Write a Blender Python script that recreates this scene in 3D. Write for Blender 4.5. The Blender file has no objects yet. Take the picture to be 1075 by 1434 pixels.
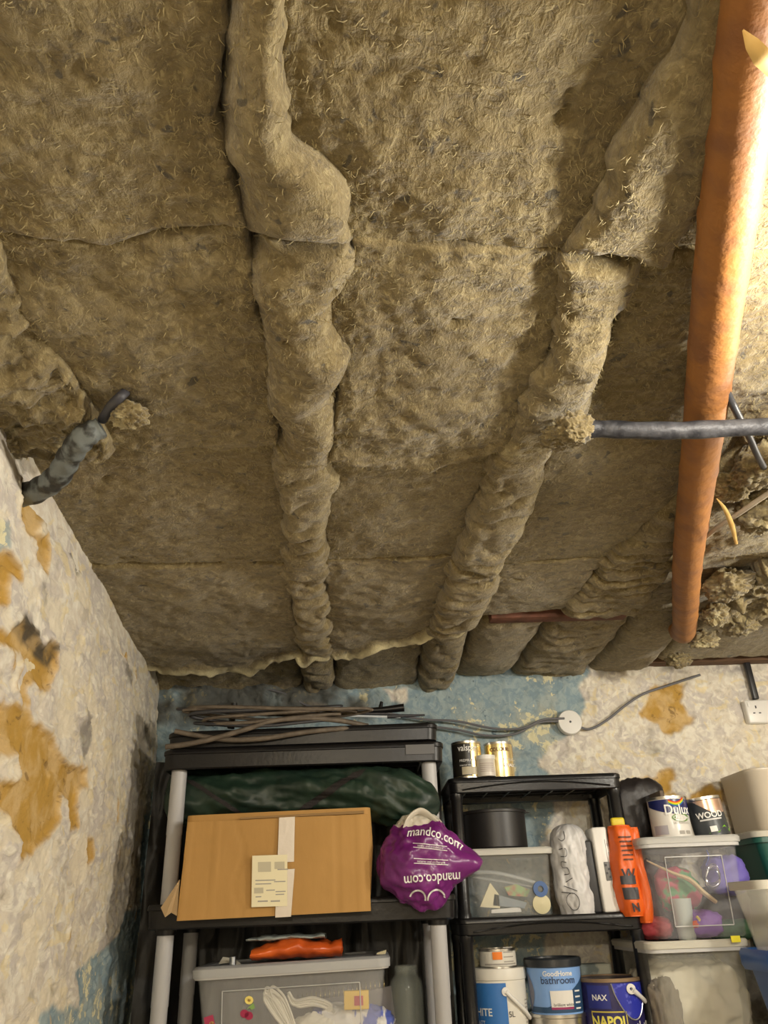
import bpy, bmesh, math, random
import numpy as np
from mathutils import Vector, Matrix
random.seed(7)
PI = math.pi
SC = bpy.context.scene
COL = SC.collection

# ------------------------------------------------------------------ camera
W, H, F = 1075, 1434, 1077.0
CAM = np.array([0.0, 0.0, 1.42])
pit, yaw, rol = math.radians(27.5), math.radians(2.0), math.radians(-2.2)
cf = np.array([math.sin(yaw)*math.cos(pit), math.cos(yaw)*math.cos(pit), math.sin(pit)])
cr0 = np.array([math.cos(yaw), -math.sin(yaw), 0.0]); cu0 = np.cross(cr0, cf)
cr = cr0*math.cos(rol) + cu0*math.sin(rol); cu = np.cross(cr, cf)
cam_data = bpy.data.cameras.new('camera'); cam = bpy.data.objects.new('camera', cam_data); COL.objects.link(cam)
cam_data.sensor_fit = 'HORIZONTAL'; cam_data.sensor_width = 36; cam_data.lens = 36*F/W
cam_data.clip_start = 0.01
cam.matrix_world = Matrix(((cr[0], cu[0], -cf[0], CAM[0]), (cr[1], cu[1], -cf[1], CAM[1]), (cr[2], cu[2], -cf[2], CAM[2]), (0, 0, 0, 1)))
SC.camera = cam

def at(px, py, Y):
    "point at depth Y seen at a pixel of the photograph (used to measure things)"
    d = cf + cr*(px-W/2)/F - cu*(py-H/2)/F
    return CAM + d*(Y-CAM[1])/d[1]
def atz(px, py, Z):
    d = cf + cr*(px-W/2)/F - cu*(py-H/2)/F
    return CAM + d*(Z-CAM[2])/d[2]

# ------------------------------------------------------------------ world, lamps, exposure
wd = bpy.data.worlds.new('world'); SC.world = wd; wd.use_nodes = True
wd.node_tree.nodes['Background'].inputs[0].default_value = (0.5, 0.55, 0.7, 1)
wd.node_tree.nodes['Background'].inputs[1].default_value = 0.02
vs = SC.view_settings
vs.view_transform = 'Standard'; vs.look = 'None'; vs.gamma = 1; vs.use_curve_mapping = False
vs.exposure = 0.0
def area_lamp(name, loc, target, energy, sx, sy, col):
    l = bpy.data.lights.new(name, 'AREA'); l.shape = 'RECTANGLE'; l.size = sx; l.size_y = sy; l.energy = energy; l.color = col
    o = bpy.data.objects.new(name, l); COL.objects.link(o); o.location = loc
    o.rotation_euler = (Vector(target)-Vector(loc)).to_track_quat('-Z', 'Y').to_euler(); return o
def point_lamp(name, loc, energy, r, col):
    l = bpy.data.lights.new(name, 'POINT'); l.energy = energy; l.shadow_soft_size = r; l.color = col
    o = bpy.data.objects.new(name, l); COL.objects.link(o); o.location = loc; return o
LAMP = (0.70, 0.60, 2.00)
point_lamp('bulb_light', LAMP, 29, 0.035, (1.0, 0.93, 0.82))
FILL_RIGHT = (1.55, 1.25, 1.93); FILL_BACK = (-0.10, -1.7, 1.95)  # unseen fill lamps, added to brighten from the right and from behind
point_lamp('right_fill_light', FILL_RIGHT, 50, 0.04, (1.0, 0.93, 0.80))
point_lamp('back_fill_light', FILL_BACK, 72, 0.04, (1.0, 0.88, 0.68))

# ------------------------------------------------------------------ noise
_rs = np.random.RandomState(3)
_perm = _rs.permutation(512); _perm = np.concatenate([_perm, _perm, _perm])
_g = _rs.randn(512, 3); _g /= np.linalg.norm(_g, axis=1)[:, None]
def pn(x, y, z):
    x, y, z = np.broadcast_arrays(np.asarray(x, float), np.asarray(y, float), np.asarray(z, float))
    xi, yi, zi = np.floor(x).astype(int), np.floor(y).astype(int), np.floor(z).astype(int)
    fx, fy, fz = x-xi, y-yi, z-zi
    xi, yi, zi = xi & 511, yi & 511, zi & 511
    sx, sy, sz = fx*fx*fx*(fx*(fx*6-15)+10), fy*fy*fy*(fy*(fy*6-15)+10), fz*fz*fz*(fz*(fz*6-15)+10)
    def cn(i, j, k):
        h = _perm[_perm[_perm[(xi+i) & 511]+((yi+j) & 511)]+((zi+k) & 511)] & 511
        g = _g[h]; return g[..., 0]*(fx-i)+g[..., 1]*(fy-j)+g[..., 2]*(fz-k)
    a = cn(0, 0, 0)*(1-sx)+cn(1, 0, 0)*sx; b = cn(0, 1, 0)*(1-sx)+cn(1, 1, 0)*sx
    c = cn(0, 0, 1)*(1-sx)+cn(1, 0, 1)*sx; d = cn(0, 1, 1)*(1-sx)+cn(1, 1, 1)*sx
    return ((a*(1-sy)+b*sy)*(1-sz)+(c*(1-sy)+d*sy)*sz)*1.5
def fbm(x, y, z=0.0, o=4, gain=.5):
    s = 0; a = 1.0; f = 1.0
    for i in range(o):
        s = s + a*pn(np.asarray(x)*f+i*7.3, np.asarray(y)*f+i*3.1, np.asarray(z)*f+i*1.7); a *= gain; f *= 2.03
    return s
def ridge(x, y, z=0.0, o=3):
    s = 0; a = 1.0; f = 1.0
    for i in range(o):
        s = s + a*(1-np.abs(pn(np.asarray(x)*f+i*5.3, np.asarray(y)*f+i*2.1, z+i*1.1))*2.2); a *= .5; f *= 2.0
    return s
def sstep(a, b, x):
    t = np.clip((np.asarray(x, float)-a)/(b-a), 0, 1); return t*t*(3-2*t)

# ------------------------------------------------------------------ materials
MATS = {}
def nt(m): return m.node_tree.nodes, m.node_tree.links
def mat(name, col, rough=.6, metal=0, bump=0, bscale=60, col2=None, cscale=20, alpha=1, emit=None, trans=0, sheen=0, spec=.5, coat=0, detail=5, cdist=(.4, .62), stretch=None):
    if name in MATS: return MATS[name]
    m = bpy.data.materials.new(name); m.use_nodes = True; n, l = nt(m)
    b = n['Principled BSDF']; b.inputs['Base Color'].default_value = (*col, 1); b.inputs['Roughness'].default_value = rough
    b.inputs['Metallic'].default_value = metal; b.inputs['Alpha'].default_value = alpha
    b.inputs['Transmission Weight'].default_value = trans; b.inputs['Sheen Weight'].default_value = sheen
    b.inputs['Specular IOR Level'].default_value = spec; b.inputs['Coat Weight'].default_value = coat
    tc = n.new('ShaderNodeTexCoord'); src = tc.outputs['Object']
    if stretch:
        mp = n.new('ShaderNodeMapping'); mp.inputs['Scale'].default_value = stretch; l.new(src, mp.inputs[0]); src = mp.outputs[0]
    if col2:
        t = n.new('ShaderNodeTexNoise'); t.inputs['Scale'].default_value = cscale; t.inputs['Detail'].default_value = detail
        l.new(src, t.inputs['Vector'])
        r = n.new('ShaderNodeValToRGB'); r.color_ramp.elements[0].position = cdist[0]; r.color_ramp.elements[1].position = cdist[1]
        r.color_ramp.elements[0].color = (*col, 1); r.color_ramp.elements[1].color = (*col2, 1)
        l.new(t.outputs[0], r.inputs[0]); l.new(r.outputs[0], b.inputs['Base Color'])
    if bump:
        t = n.new('ShaderNodeTexNoise'); t.inputs['Scale'].default_value = bscale; t.inputs['Detail'].default_value = 6
        l.new(src, t.inputs['Vector'])
        bp = n.new('ShaderNodeBump'); bp.inputs['Strength'].default_value = bump; bp.inputs['Distance'].default_value = .004
        l.new(t.outputs[0], bp.inputs['Height']); l.new(bp.outputs[0], b.inputs['Normal'])
    if emit:
        b.inputs['Emission Color'].default_value = (*emit[:3], 1); b.inputs['Emission Strength'].default_value = emit[3]
    MATS[name] = m; return m
def mixcol(n, l, fac, a, b, blend='MIX'):
    x = n.new('ShaderNodeMix'); x.data_type = 'RGBA'; x.blend_type = blend
    if isinstance(fac, float): x.inputs[0].default_value = fac
    else: l.new(fac, x.inputs[0])
    for i, v in ((6, a), (7, b)):
        if isinstance(v, tuple): x.inputs[i].default_value = (*v, 1)
        else: l.new(v, x.inputs[i])
    return x.outputs[2]
def ramp(n, l, src, p0, p1, v0=0., v1=1.):
    r = n.new('ShaderNodeMapRange'); r.interpolation_type = 'SMOOTHSTEP'
    l.new(src, r.inputs[0]); r.inputs[1].default_value = p0; r.inputs[2].default_value = p1
    r.inputs[3].default_value = v0; r.inputs[4].default_value = v1; return r.outputs[0]
def noise(n, l, src, sc, det=5, dist=0, stretch=None, rough=.55):
    if stretch:
        mp = n.new('ShaderNodeMapping'); mp.inputs['Scale'].default_value = stretch[0:3]
        if len(stretch) > 3: mp.inputs['Rotation'].default_value = stretch[3:6]
        l.new(src, mp.inputs[0]); src = mp.outputs[0]
    t = n.new('ShaderNodeTexNoise'); t.inputs['Scale'].default_value = sc; t.inputs['Detail'].default_value = det
    t.inputs['Distortion'].default_value = dist; t.inputs['Roughness'].default_value = rough
    l.new(src, t.inputs['Vector']); return t.outputs[0]

def wool_material():
    m = bpy.data.materials.new('mineral_wool'); m.use_nodes = True; n, l = nt(m); b = n['Principled BSDF']
    b.inputs['Roughness'].default_value = .95; b.inputs['Specular IOR Level'].default_value = .15; b.inputs['Sheen Weight'].default_value = .25
    b.inputs['Sheen Roughness'].default_value = .6
    tc = n.new('ShaderNodeTexCoord').outputs['Object']
    big = noise(n, l, tc, 5, 4); mid = noise(n, l, tc, 52, 6, .9, rough=.62); fine = noise(n, l, tc, 170, 4, 1.2)
    c = mixcol(n, l, ramp(n, l, big, .35, .65), (.178, .132, .052), (.205, .160, .077))
    c = mixcol(n, l, ramp(n, l, mid, .47, .66), c, (.285, .230, .115))
    c = mixcol(n, l, ramp(n, l, mid, .47, .32, 0., .85), c, (.11, .085, .045))
    # pale curled fibres and the few pits in the wool, painted dark
    fib = noise(n, l, tc, 75, 3, 2.5, (1, .45, 1, 0, 0, .5)); c = mixcol(n, l, ramp(n, l, fib, .58, .68, 0., .6), c, (.40, .335, .17))
    spot = noise(n, l, tc, 30, 2, .5); c = mixcol(n, l, ramp(n, l, spot, .675, .72, 0., .75), c, (.05, .045, .035))
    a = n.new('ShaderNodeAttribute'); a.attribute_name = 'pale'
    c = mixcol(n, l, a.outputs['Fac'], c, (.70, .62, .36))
    l.new(c, b.inputs['Base Color'])
    h1 = n.new('ShaderNodeMath'); h1.operation = 'MULTIPLY_ADD'; l.new(fine, h1.inputs[0]); h1.inputs[1].default_value = .5; l.new(mid, h1.inputs[2])
    h2 = n.new('ShaderNodeMath'); h2.operation = 'MULTIPLY_ADD'; l.new(fib, h2.inputs[0]); h2.inputs[1].default_value = .6; l.new(h1.outputs[0], h2.inputs[2])
    bp = n.new('ShaderNodeBump'); bp.inputs['Strength'].default_value = .6; bp.inputs['Distance'].default_value = .006
    l.new(h2.outputs[0], bp.inputs['Height']); l.new(bp.outputs[0], b.inputs['Normal'])
    MATS['wool'] = m; return m
wool_material()

def wall_material():
    m = bpy.data.materials.new('peeling_limewash'); m.use_nodes = True; n, l = nt(m); b = n['Principled BSDF']
    b.inputs['Roughness'].default_value = .85; b.inputs['Specular IOR Level'].default_value = .25
    tc = n.new('ShaderNodeTexCoord').outputs['Object']
    def attr(k):
        a = n.new('ShaderNodeAttribute'); a.attribute_name = k; return a.outputs['Fac']
    big = noise(n, l, tc, 9, 5, .5); mid = noise(n, l, tc, 32, 6, 1.0, (1, .5, 1)); fine = noise(n, l, tc, 120, 5, .6, (1, .55, 1))
    c = mixcol(n, l, ramp(n, l, big, .42, .56), (.68, .62, .52), (.59, .545, .50))
    c = mixcol(n, l, ramp(n, l, mid, .45, .62), c, (.78, .74, .64))
    c = mixcol(n, l, ramp(n, l, mid, .42, .32, 0., .45), c, (.42, .38, .31))
    c = mixcol(n, l, ramp(n, l, noise(n, l, tc, 14, 5, 1.5, (1, .5, 1)), .56, .64, 0., .6), c, (.76, .64, .36))
    # blue paint with flakes of cream showing
    bl = mixcol(n, l, ramp(n, l, mid, .4, .6), (.24, .33, .38), (.34, .42, .44))
    flake = noise(n, l, tc, 34, 6, .4, rough=.62); area = noise(n, l, tc, 6, 3, .3)
    ad = n.new('ShaderNodeMath'); ad.operation = 'MULTIPLY_ADD'; l.new(area, ad.inputs[0]); ad.inputs[1].default_value = .9; l.new(flake, ad.inputs[2])
    bl = mixcol(n, l, ramp(n, l, area, .50, .66, 0., .7), bl, (.46, .47, .40))
    bl = mixcol(n, l, ramp(n, l, ad.outputs[0], 1.075, 1.09), bl, (.70, .66, .44))
    bl = mixcol(n, l, ramp(n, l, flake, .34, .30), bl, (.12, .17, .20))
    c = mixcol(n, l, attr('under'), c, (.80, .72, .55))
    c = mixcol(n, l, attr('blue'), c, bl)
    oc = mixcol(n, l, ramp(n, l, noise(n, l, tc, 12, 5, .3), .4, .6), (.47, .285, .065), (.60, .42, .19))
    oc = mixcol(n, l, ramp(n, l, mid, .42, .32, 0., .6), oc, (.17, .10, .04))
    c = mixcol(n, l, attr('ochre'), c, oc)
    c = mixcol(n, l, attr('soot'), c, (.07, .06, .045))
    l.new(c, b.inputs['Base Color'])
    h1 = n.new('ShaderNodeMath'); h1.operation = 'MULTIPLY_ADD'; l.new(fine, h1.inputs[0]); h1.inputs[1].default_value = .35; l.new(mid, h1.inputs[2])
    bp = n.new('ShaderNodeBump'); bp.inputs['Strength'].default_value = .75; bp.inputs['Distance'].default_value = .007
    l.new(h1.outputs[0], bp.inputs['Height']); l.new(bp.outputs[0], b.inputs['Normal'])
    MATS['wall'] = m; return m
wall_material()

BLACK = mat('black_plastic', (.006, .0055, .006), .36, spec=.4, bump=.15, bscale=90)
SHELF2 = mat('black_shelf_plastic', (.007, .007, .008), .3, spec=.45, bump=.12, bscale=120)
GREY = mat('grey_tube', (.44, .44, .455), .42, bump=.06)
CARD = mat('cardboard', (.42, .232, .065), .75, bump=.25, bscale=18, col2=(.455, .255, .075), cscale=3, stretch=(2.2, 1, .8))
CARDD = mat('cardboard_edge', (.30, .18, .07), .85)
TAPE = mat('clear_tape', (.62, .55, .47), .25, bump=.15)
PAPER = mat('paper_label', (.78, .72, .50), .6)
WHITE = mat('white_plastic', (.75, .74, .71), .35)
WHITEP = mat('white_print', (.8, .8, .78), .5)
INK = mat('dark_print', (.05, .05, .06), .5)
GREYINK = mat('grey_print', (.35, .33, .30), .6)
CLEAR = mat('clear_bin_plastic', (.80, .80, .80), .22, alpha=.13, bump=.08, bscale=8)
CLEARW = mat('milky_bin_plastic', (.72, .71, .67), .3, alpha=.2, bump=.08, bscale=8)
RIMM = mat('translucent_rim', (.60, .60, .60), .3, alpha=.85)
LIDM = mat('translucent_lid', (.66, .65, .60), .35, alpha=.8)
TINM = mat('tin_metal', (.62, .60, .56), .28, metal=1)
GOLD = mat('gold_tin', (.80, .66, .34), .25, metal=.85)

# ------------------------------------------------------------------ builders
def mesh(name, V, Fc, m, parent=None, smooth=True, M=None, attrs=None, kind=None, auto=None):
    me = bpy.data.meshes.new(name)
    V = np.asarray(V, dtype=np.float64)
    if M is not None:
        A = np.array(M); V = V@A[:3, :3].T + A[:3, 3]
    if isinstance(Fc, np.ndarray):
        nF = len(Fc); k = Fc.shape[1]
        me.vertices.add(len(V)); me.vertices.foreach_set('co', V.astype(np.float32).ravel())
        me.loops.add(nF*k); me.loops.foreach_set('vertex_index', Fc.astype(np.int32).ravel())
        me.polygons.add(nF); me.polygons.foreach_set('loop_start', np.arange(0, nF*k, k, dtype=np.int32))
        me.update(calc_edges=True); me.validate()
    else:
        me.from_pydata([tuple(v) for v in V], [], Fc); me.update()
    for k, a in (attrs or {}).items():
        at_ = me.attributes.new(k, 'FLOAT', 'POINT'); at_.data.foreach_set('value', np.asarray(a, dtype=np.float32).ravel())
    if smooth:
        me.polygons.foreach_set('use_smooth', [True]*len(me.polygons))
        if auto: me.set_sharp_from_angle(angle=math.radians(auto))
    for x in (m if isinstance(m, (list, tuple)) else [m]): me.materials.append(x)
    o = bpy.data.objects.new(name, me); COL.objects.link(o)
    if parent: o.parent = parent
    if kind: o['kind'] = kind
    return o
def tag(o, label=None, cat=None, group=None, kind=None):
    if label: o['label'] = label
    if cat: o['category'] = cat
    if group: o['group'] = group
    if kind: o['kind'] = kind
    return o
def thing(name, label, cat, loc=(0, 0, 0), rot=0, group=None):
    o = bpy.data.objects.new(name, None); COL.objects.link(o); o.empty_display_size = .05
    o.location = tuple(float(v) for v in loc); o.rotation_euler = rot if isinstance(rot, tuple) else (0, 0, rot)
    return tag(o, label, cat, group)
def gridfaces(nu, nv, wrap_u=False):
    i = np.arange(nu if wrap_u else nu-1)[:, None]; j = np.arange(nv-1)[None, :]
    a = (i*nv+j); b = (((i+1) % nu)*nv+j); return np.stack([a, b, b+1, a+1], -1).reshape(-1, 4)
def box(name, sx, sy, sz, m, parent=None, c=(0, 0, 0), bev=.003, rot=None, seg=2):
    "box centred in x,y with its base at c"
    bm = bmesh.new(); bmesh.ops.create_cube(bm, size=1)
    bmesh.ops.scale(bm, vec=(sx, sy, sz), verts=bm.verts)
    if bev: bmesh.ops.bevel(bm, geom=bm.edges[:], offset=min(bev, .45*min(sx, sy, sz)), segments=seg, affect='EDGES', profile=.5)
    M = Matrix.Translation(Vector(c)+Vector((0, 0, sz/2 if rot is None else 0)))
    if rot is not None: M = M @ rot.to_4x4()
    bmesh.ops.transform(bm, matrix=M, verts=bm.verts)
    me = bpy.data.meshes.new(name); bm.to_mesh(me); bm.free(); me.materials.append(m)
    me.polygons.foreach_set('use_smooth', [True]*len(me.polygons)); me.set_sharp_from_angle(angle=math.radians(50))
    o = bpy.data.objects.new(name, me); COL.objects.link(o)
    if parent: o.parent = parent
    return o
def lathe(name, prof, m, parent=None, n=48, c=(0, 0, 0), M=None, auto=35, fn=None):
    th = np.linspace(0, 2*PI, n, endpoint=False); P = np.array(prof, float)
    V = np.stack([P[:, 0][None]*np.cos(th)[:, None]+c[0], P[:, 0][None]*np.sin(th)[:, None]+c[1], np.broadcast_to(P[:, 1]+c[2], (n, len(P)))], -1).reshape(-1, 3)
    if fn: V = fn(V)
    return mesh(name, V, gridfaces(n, len(P), True)[:, ::-1].copy(), m, parent, M=M, auto=auto)
def smoothpath(pts, k=8):
    P = np.array(pts, float); P = np.vstack([2*P[0]-P[1], P, 2*P[-1]-P[-2]]); out = []
    for i in range(1, len(P)-2):
        for t in np.linspace(0, 1, k, endpoint=False):
            a, b, c, d = P[i-1], P[i], P[i+1], P[i+2]
            out.append(.5*((2*b)+(-a+c)*t+(2*a-5*b+4*c-d)*t*t+(-a+3*b-3*c+d)*t**3))
    out.append(P[-2]); return np.array(out)
def tube(name, pts, r, m, parent=None, n=10, k=8, smooth=True, flat=1, rfn=None):
    P = smoothpath(pts, k) if smooth else np.array(pts, float)
    T = np.gradient(P, axis=0); T /= np.linalg.norm(T, axis=1)[:, None]+1e-9
    up = np.array([0, 0, 1.]) if abs(T[0][2]) < .9 else np.array([1., 0, 0])
    N = np.cross(T[0], up); N /= np.linalg.norm(N); rings = []
    L = len(P)
    for i in range(L):
        N = N-T[i]*np.dot(N, T[i]); N /= np.linalg.norm(N); B = np.cross(T[i], N)
        rr = r if np.isscalar(r) else np.interp(i/(L-1), np.linspace(0, 1, len(r)), r)
        th = np.linspace(0, 2*PI, n, endpoint=False)
        if rfn is not None: rr = rr*rfn(i/(L-1), th)[:, None]
        rings.append(P[i]+(np.cos(th)[:, None]*N+flat*np.sin(th)[:, None]*B)*rr)
    V = np.array(rings).reshape(-1, 3)
    Fc = [[i*n+j, i*n+(j+1) % n, (i+1)*n+(j+1) % n, (i+1)*n+j] for i in range(L-1) for j in range(n)]
    Fc += [list(range(n))[::-1], [(L-1)*n+j for j in range(n)]]
    return mesh(name, V, Fc, m, parent, auto=60)
def rr_outline(w, d, r, n=5):
    out = []
    for cx, cy, a0 in ((w/2-r, d/2-r, 0), (-w/2+r, d/2-r, 90), (-w/2+r, -d/2+r, 180), (w/2-r, -d/2+r, 270)):
        for i in range(n+1):
            a = math.radians(a0+90*i/n); out.append((cx+r*math.cos(a), cy+r*math.sin(a)))
    return out
def loft(name, levels, m, parent=None, c=(0, 0, 0), cap0=True, cap1=True, auto=40, n=5, M=None, smooth=True):
    "levels: (w, d, r, z) rounded rectangles"
    V = []; k = 4*(n+1)
    for w, d, r, z in levels:
        V += [(x+c[0], y+c[1], z+c[2]) for x, y in rr_outline(w, d, r, n)]
    Fc = [[i*k+j, i*k+(j+1) % k, (i+1)*k+(j+1) % k, (i+1)*k+j] for i in range(len(levels)-1) for j in range(k)]
    if cap0: Fc.append(list(range(k))[::-1])
    if cap1: Fc.append([(len(levels)-1)*k+j for j in range(k)])
    return mesh(name, V, Fc, m, parent, auto=auto, M=M, smooth=smooth)
def prism(name, poly, t, m, parent=None, M=None, smooth=False):
    n = len(poly); V = [(x, y, 0) for x, y in poly]+[(x, y, t) for x, y in poly]
    Fc = [list(range(n))[::-1], list(range(n, 2*n))]+[[i, (i+1) % n, n+(i+1) % n, n+i] for i in range(n)]
    return mesh(name, V, Fc, m, parent, smooth=smooth, M=M)
def letters(txt, size, fn, m, parent, name='lettering', align='CENTER', bold=0, sx=1, rot=0, cell=.01):
    "flat lettering, laid on a surface by fn(u, v) -> point"
    cu_ = bpy.data.curves.new('t', 'FONT'); cu_.body = txt; cu_.size = size; cu_.align_x = align; cu_.align_y = 'CENTER'; cu_.offset = bold; cu_.resolution_u = 3
    o = bpy.data.objects.new('t', cu_)
    me = bpy.data.meshes.new_from_object(o)
    bpy.data.objects.remove(o); bm = bmesh.new(); bm.from_mesh(me); bpy.data.meshes.remove(me)
    bmesh.ops.triangulate(bm, faces=bm.faces[:])
    for _ in range(4):
        e = [e for e in bm.edges if e.calc_length() > cell]
        if not e: break
        bmesh.ops.subdivide_edges(bm, edges=e, cuts=1); bmesh.ops.triangulate(bm, faces=bm.faces[:])
    c, s = math.cos(rot), math.sin(rot)
    V = [fn(c*v.co.x*sx-s*v.co.y, s*v.co.x*sx+c*v.co.y) for v in bm.verts]; bm.verts.index_update()
    Fc = [[v.index for v in f.verts] for f in bm.faces]; bm.free()
    return mesh(name, V, Fc, m, parent, smooth=False)
def patch(name, u0, u1, v0, v1, fn, m, parent, nu=16, nv=4, poly=None):
    "flat print laid on a surface"
    if poly:
        return mesh(name, [fn(*p) for p in poly], [list(range(len(poly)))], m, parent, smooth=False)
    V = [fn(u0+(u1-u0)*i/(nu-1), v0+(v1-v0)*j/(nv-1)) for i in range(nu) for j in range(nv)]
    return mesh(name, V, gridfaces(nu, nv), m, parent, smooth=True)
def inpoly(x, y, poly):
    r = np.zeros(x.shape, bool); n = len(poly)
    for i in range(n):
        x1, y1 = poly[i]; x2, y2 = poly[(i+1) % n]
        if y1 == y2: continue
        r ^= ((y1 > y) != (y2 > y)) & (x < (x2-x1)*(y-y1)/(y2-y1)+x1)
    return r
def blur(a, k):
    for ax in (0, 1):
        for _ in range(k):
            a = .25*np.roll(a, 1, ax)+.5*a+.25*np.roll(a, -1, ax)
    return a

# ------------------------------------------------------------------ setting: walls
def wallx(y): return -.60-(np.asarray(y)-1.2)*.094
Z0 = 2.954/1.512
def topx(P, X=None):
    "pixels of the left wall -> (y, z) on it"
    out = []
    for px, py in P:
        d = cf+cr*(px-W/2)/F-cu*(py-H/2)/F
        t = (-.60+.1128)/(d[0]+.094*d[1]); p = CAM+d*t; out.append((p[1], p[2]))
    return out
z5 = lambda L: [(x/1.954, 700+y/1.954) for x, y in L]
OCH = [z5(p) for p in (
 [(-60, 150), (30, 150), (55, 190), (62, 225), (45, 225), (30, 205), (15, 290), (-60, 310)],
 [(93, 90), (135, 90), (138, 160), (122, 200), (100, 175)],
 [(-60, 340), (30, 362), (60, 320), (90, 345), (115, 395), (155, 390), (155, 460), (130, 525), (90, 500), (75, 520), (88, 562), (62, 550), (52, 500), (75, 460), (60, 420), (20, 410), (-60, 370)],
 [(-60, 555), (80, 560), (90, 600), (130, 640), (150, 670), (180, 720), (235, 735), (235, 790), (210, 800), (205, 900), (185, 905), (180, 820), (165, 810), (160, 870), (130, 930), (60, 980), (45, 990), (60, 930), (20, 860), (-60, 850), (-60, 770), (55, 765), (50, 690), (20, 700), (-60, 690)],
 [(236, 922), (256, 925), (252, 985), (236, 992)], [(335, 290), (352, 340), (368, 372), (348, 440), (330, 390)], [(318, 815), (326, 820), (324, 880), (314, 880)],
 [(55, -60), (50, 60), (70, 105), (92, 100), (115, 60), (150, 70), (178, 50), (190, -60)])]
BLU = [z5(p) for p in ([(-90, 30), (20, 50), (24, 130), (10, 140), (-90, 140)],
 [(385, 860), (430, 860), (430, 1500), (85, 1500), (110, 1395), (225, 1385), (212, 1290), (320, 1190), (332, 1130), (385, 1110)])]
def build_left():
    st = .005; ys = np.arange(.75, 3.0, st); zs = np.arange(.85, 2.42, st)
    Yg, Zg = np.meshgrid(ys, zs, indexing='ij')
    wy = Yg+.014*fbm(Yg*9, Zg*22, 3., 4); wz = Zg+.009*fbm(Yg*9, Zg*22, 9., 5)
    oc = np.zeros(Yg.shape); bl = np.zeros(Yg.shape)
    for p in OCH: oc = np.maximum(oc, inpoly(wy, wz, topx(p)))
    for p in BLU: bl = np.maximum(bl, inpoly(wy+.03*fbm(Yg*9, Zg*9, 31., 3), wz, topx(p)))
    oc = np.maximum(oc, ((fbm(Yg*11, Zg*6, 5., 5) > .80) & (Zg > 1.2)).astype(float))
    ocb = blur(oc.astype(float), 1); rec = blur(oc.astype(float), 3)
    d = .008*fbm(Yg*2.5, Zg*2.5, 1., 3) + .005*fbm(Yg*6, Zg*11, 2., 4) + .0015*ridge(Yg*9, Zg*18, 4., 3) + .0016*fbm(Yg*32, Zg*60, 6., 4)
    fl_ = fbm(Yg*5, Zg*10, 71., 6, .6); flake = sstep(.10, .14, fl_); fl2 = sstep(.05, .09, fbm(Yg*12, Zg*24, 75., 5, .6)); d = d*1.0+.0028*(1-flake)+.0016*(1-fl2)
    ledge = fbm(Yg*4, Zg*9, 8., 3); d = d*(1-.75*rec)-.003-rec*(.002+.004*sstep(0, .85, (ledge*.8-Zg*7-Yg*3) % 1))
    d += .007*rec*(1-rec)*4
    # the wall leans back and crumbles where it meets the ceiling
    x = wallx(Yg)+d - .06*sstep(2.08, 2.3, Zg)
    V = np.stack([x, Yg, Zg], -1).reshape(-1, 3)
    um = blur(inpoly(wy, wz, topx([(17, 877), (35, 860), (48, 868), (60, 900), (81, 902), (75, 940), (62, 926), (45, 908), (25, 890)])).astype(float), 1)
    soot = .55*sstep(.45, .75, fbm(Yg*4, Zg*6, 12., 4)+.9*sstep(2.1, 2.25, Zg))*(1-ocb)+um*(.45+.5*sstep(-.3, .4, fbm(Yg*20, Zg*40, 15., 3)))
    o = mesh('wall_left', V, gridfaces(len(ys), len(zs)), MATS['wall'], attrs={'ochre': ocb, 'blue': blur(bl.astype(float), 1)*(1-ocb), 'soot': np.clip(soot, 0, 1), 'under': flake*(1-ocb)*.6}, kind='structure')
    q = thing_less = mesh('wall_left_lower', [(wallx(-2.2)-.01, -2.2, 0), (wallx(3)-.01, 3, 0), (wallx(3)-.01, 3, 2.4), (wallx(-2.2)-.01, -2.2, 2.4),
        (wallx(-2.2)-.2, -2.2, 0), (wallx(3)-.2, 3, 0), (wallx(3)-.2, 3, 2.4), (wallx(-2.2)-.2, -2.2, 2.4)],
        [[0, 1, 2, 3], [4, 7, 6, 5], [0, 4, 5, 1], [3, 2, 6, 7], [0, 3, 7, 4], [1, 5, 6, 2]], MATS['wall'], parent=o, smooth=False)
    q.name = 'masonry'
build_left()
BO = [[(903, 960), (958, 960), (951, 985), (970, 1008), (945, 1030), (930, 1026), (919, 1012), (893, 1000), (906, 985)],
      [(884, 1100), (900, 1088), (918, 1087), (938, 1076), (944, 1090), (941, 1108), (925, 1112), (884, 1112)],
      [(938, 1112), (960, 1116), (985, 1100), (1010, 1106), (1012, 1124), (1000, 1140), (935, 1132)]]
BB = [[(150, 930), (818, 930), (822, 1004), (800, 1012), (775, 1040), (752, 1045), (750, 1075), (775, 1090), (760, 1180), (770, 1330), (820, 1600), (100, 1600)]]
BC = [[(428, 985), (452, 988), (455, 1002), (436, 1006)], [(540, 968), (572, 966), (574, 985), (556, 992)], [(840, 985), (858, 985), (850, 1010)]]
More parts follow.
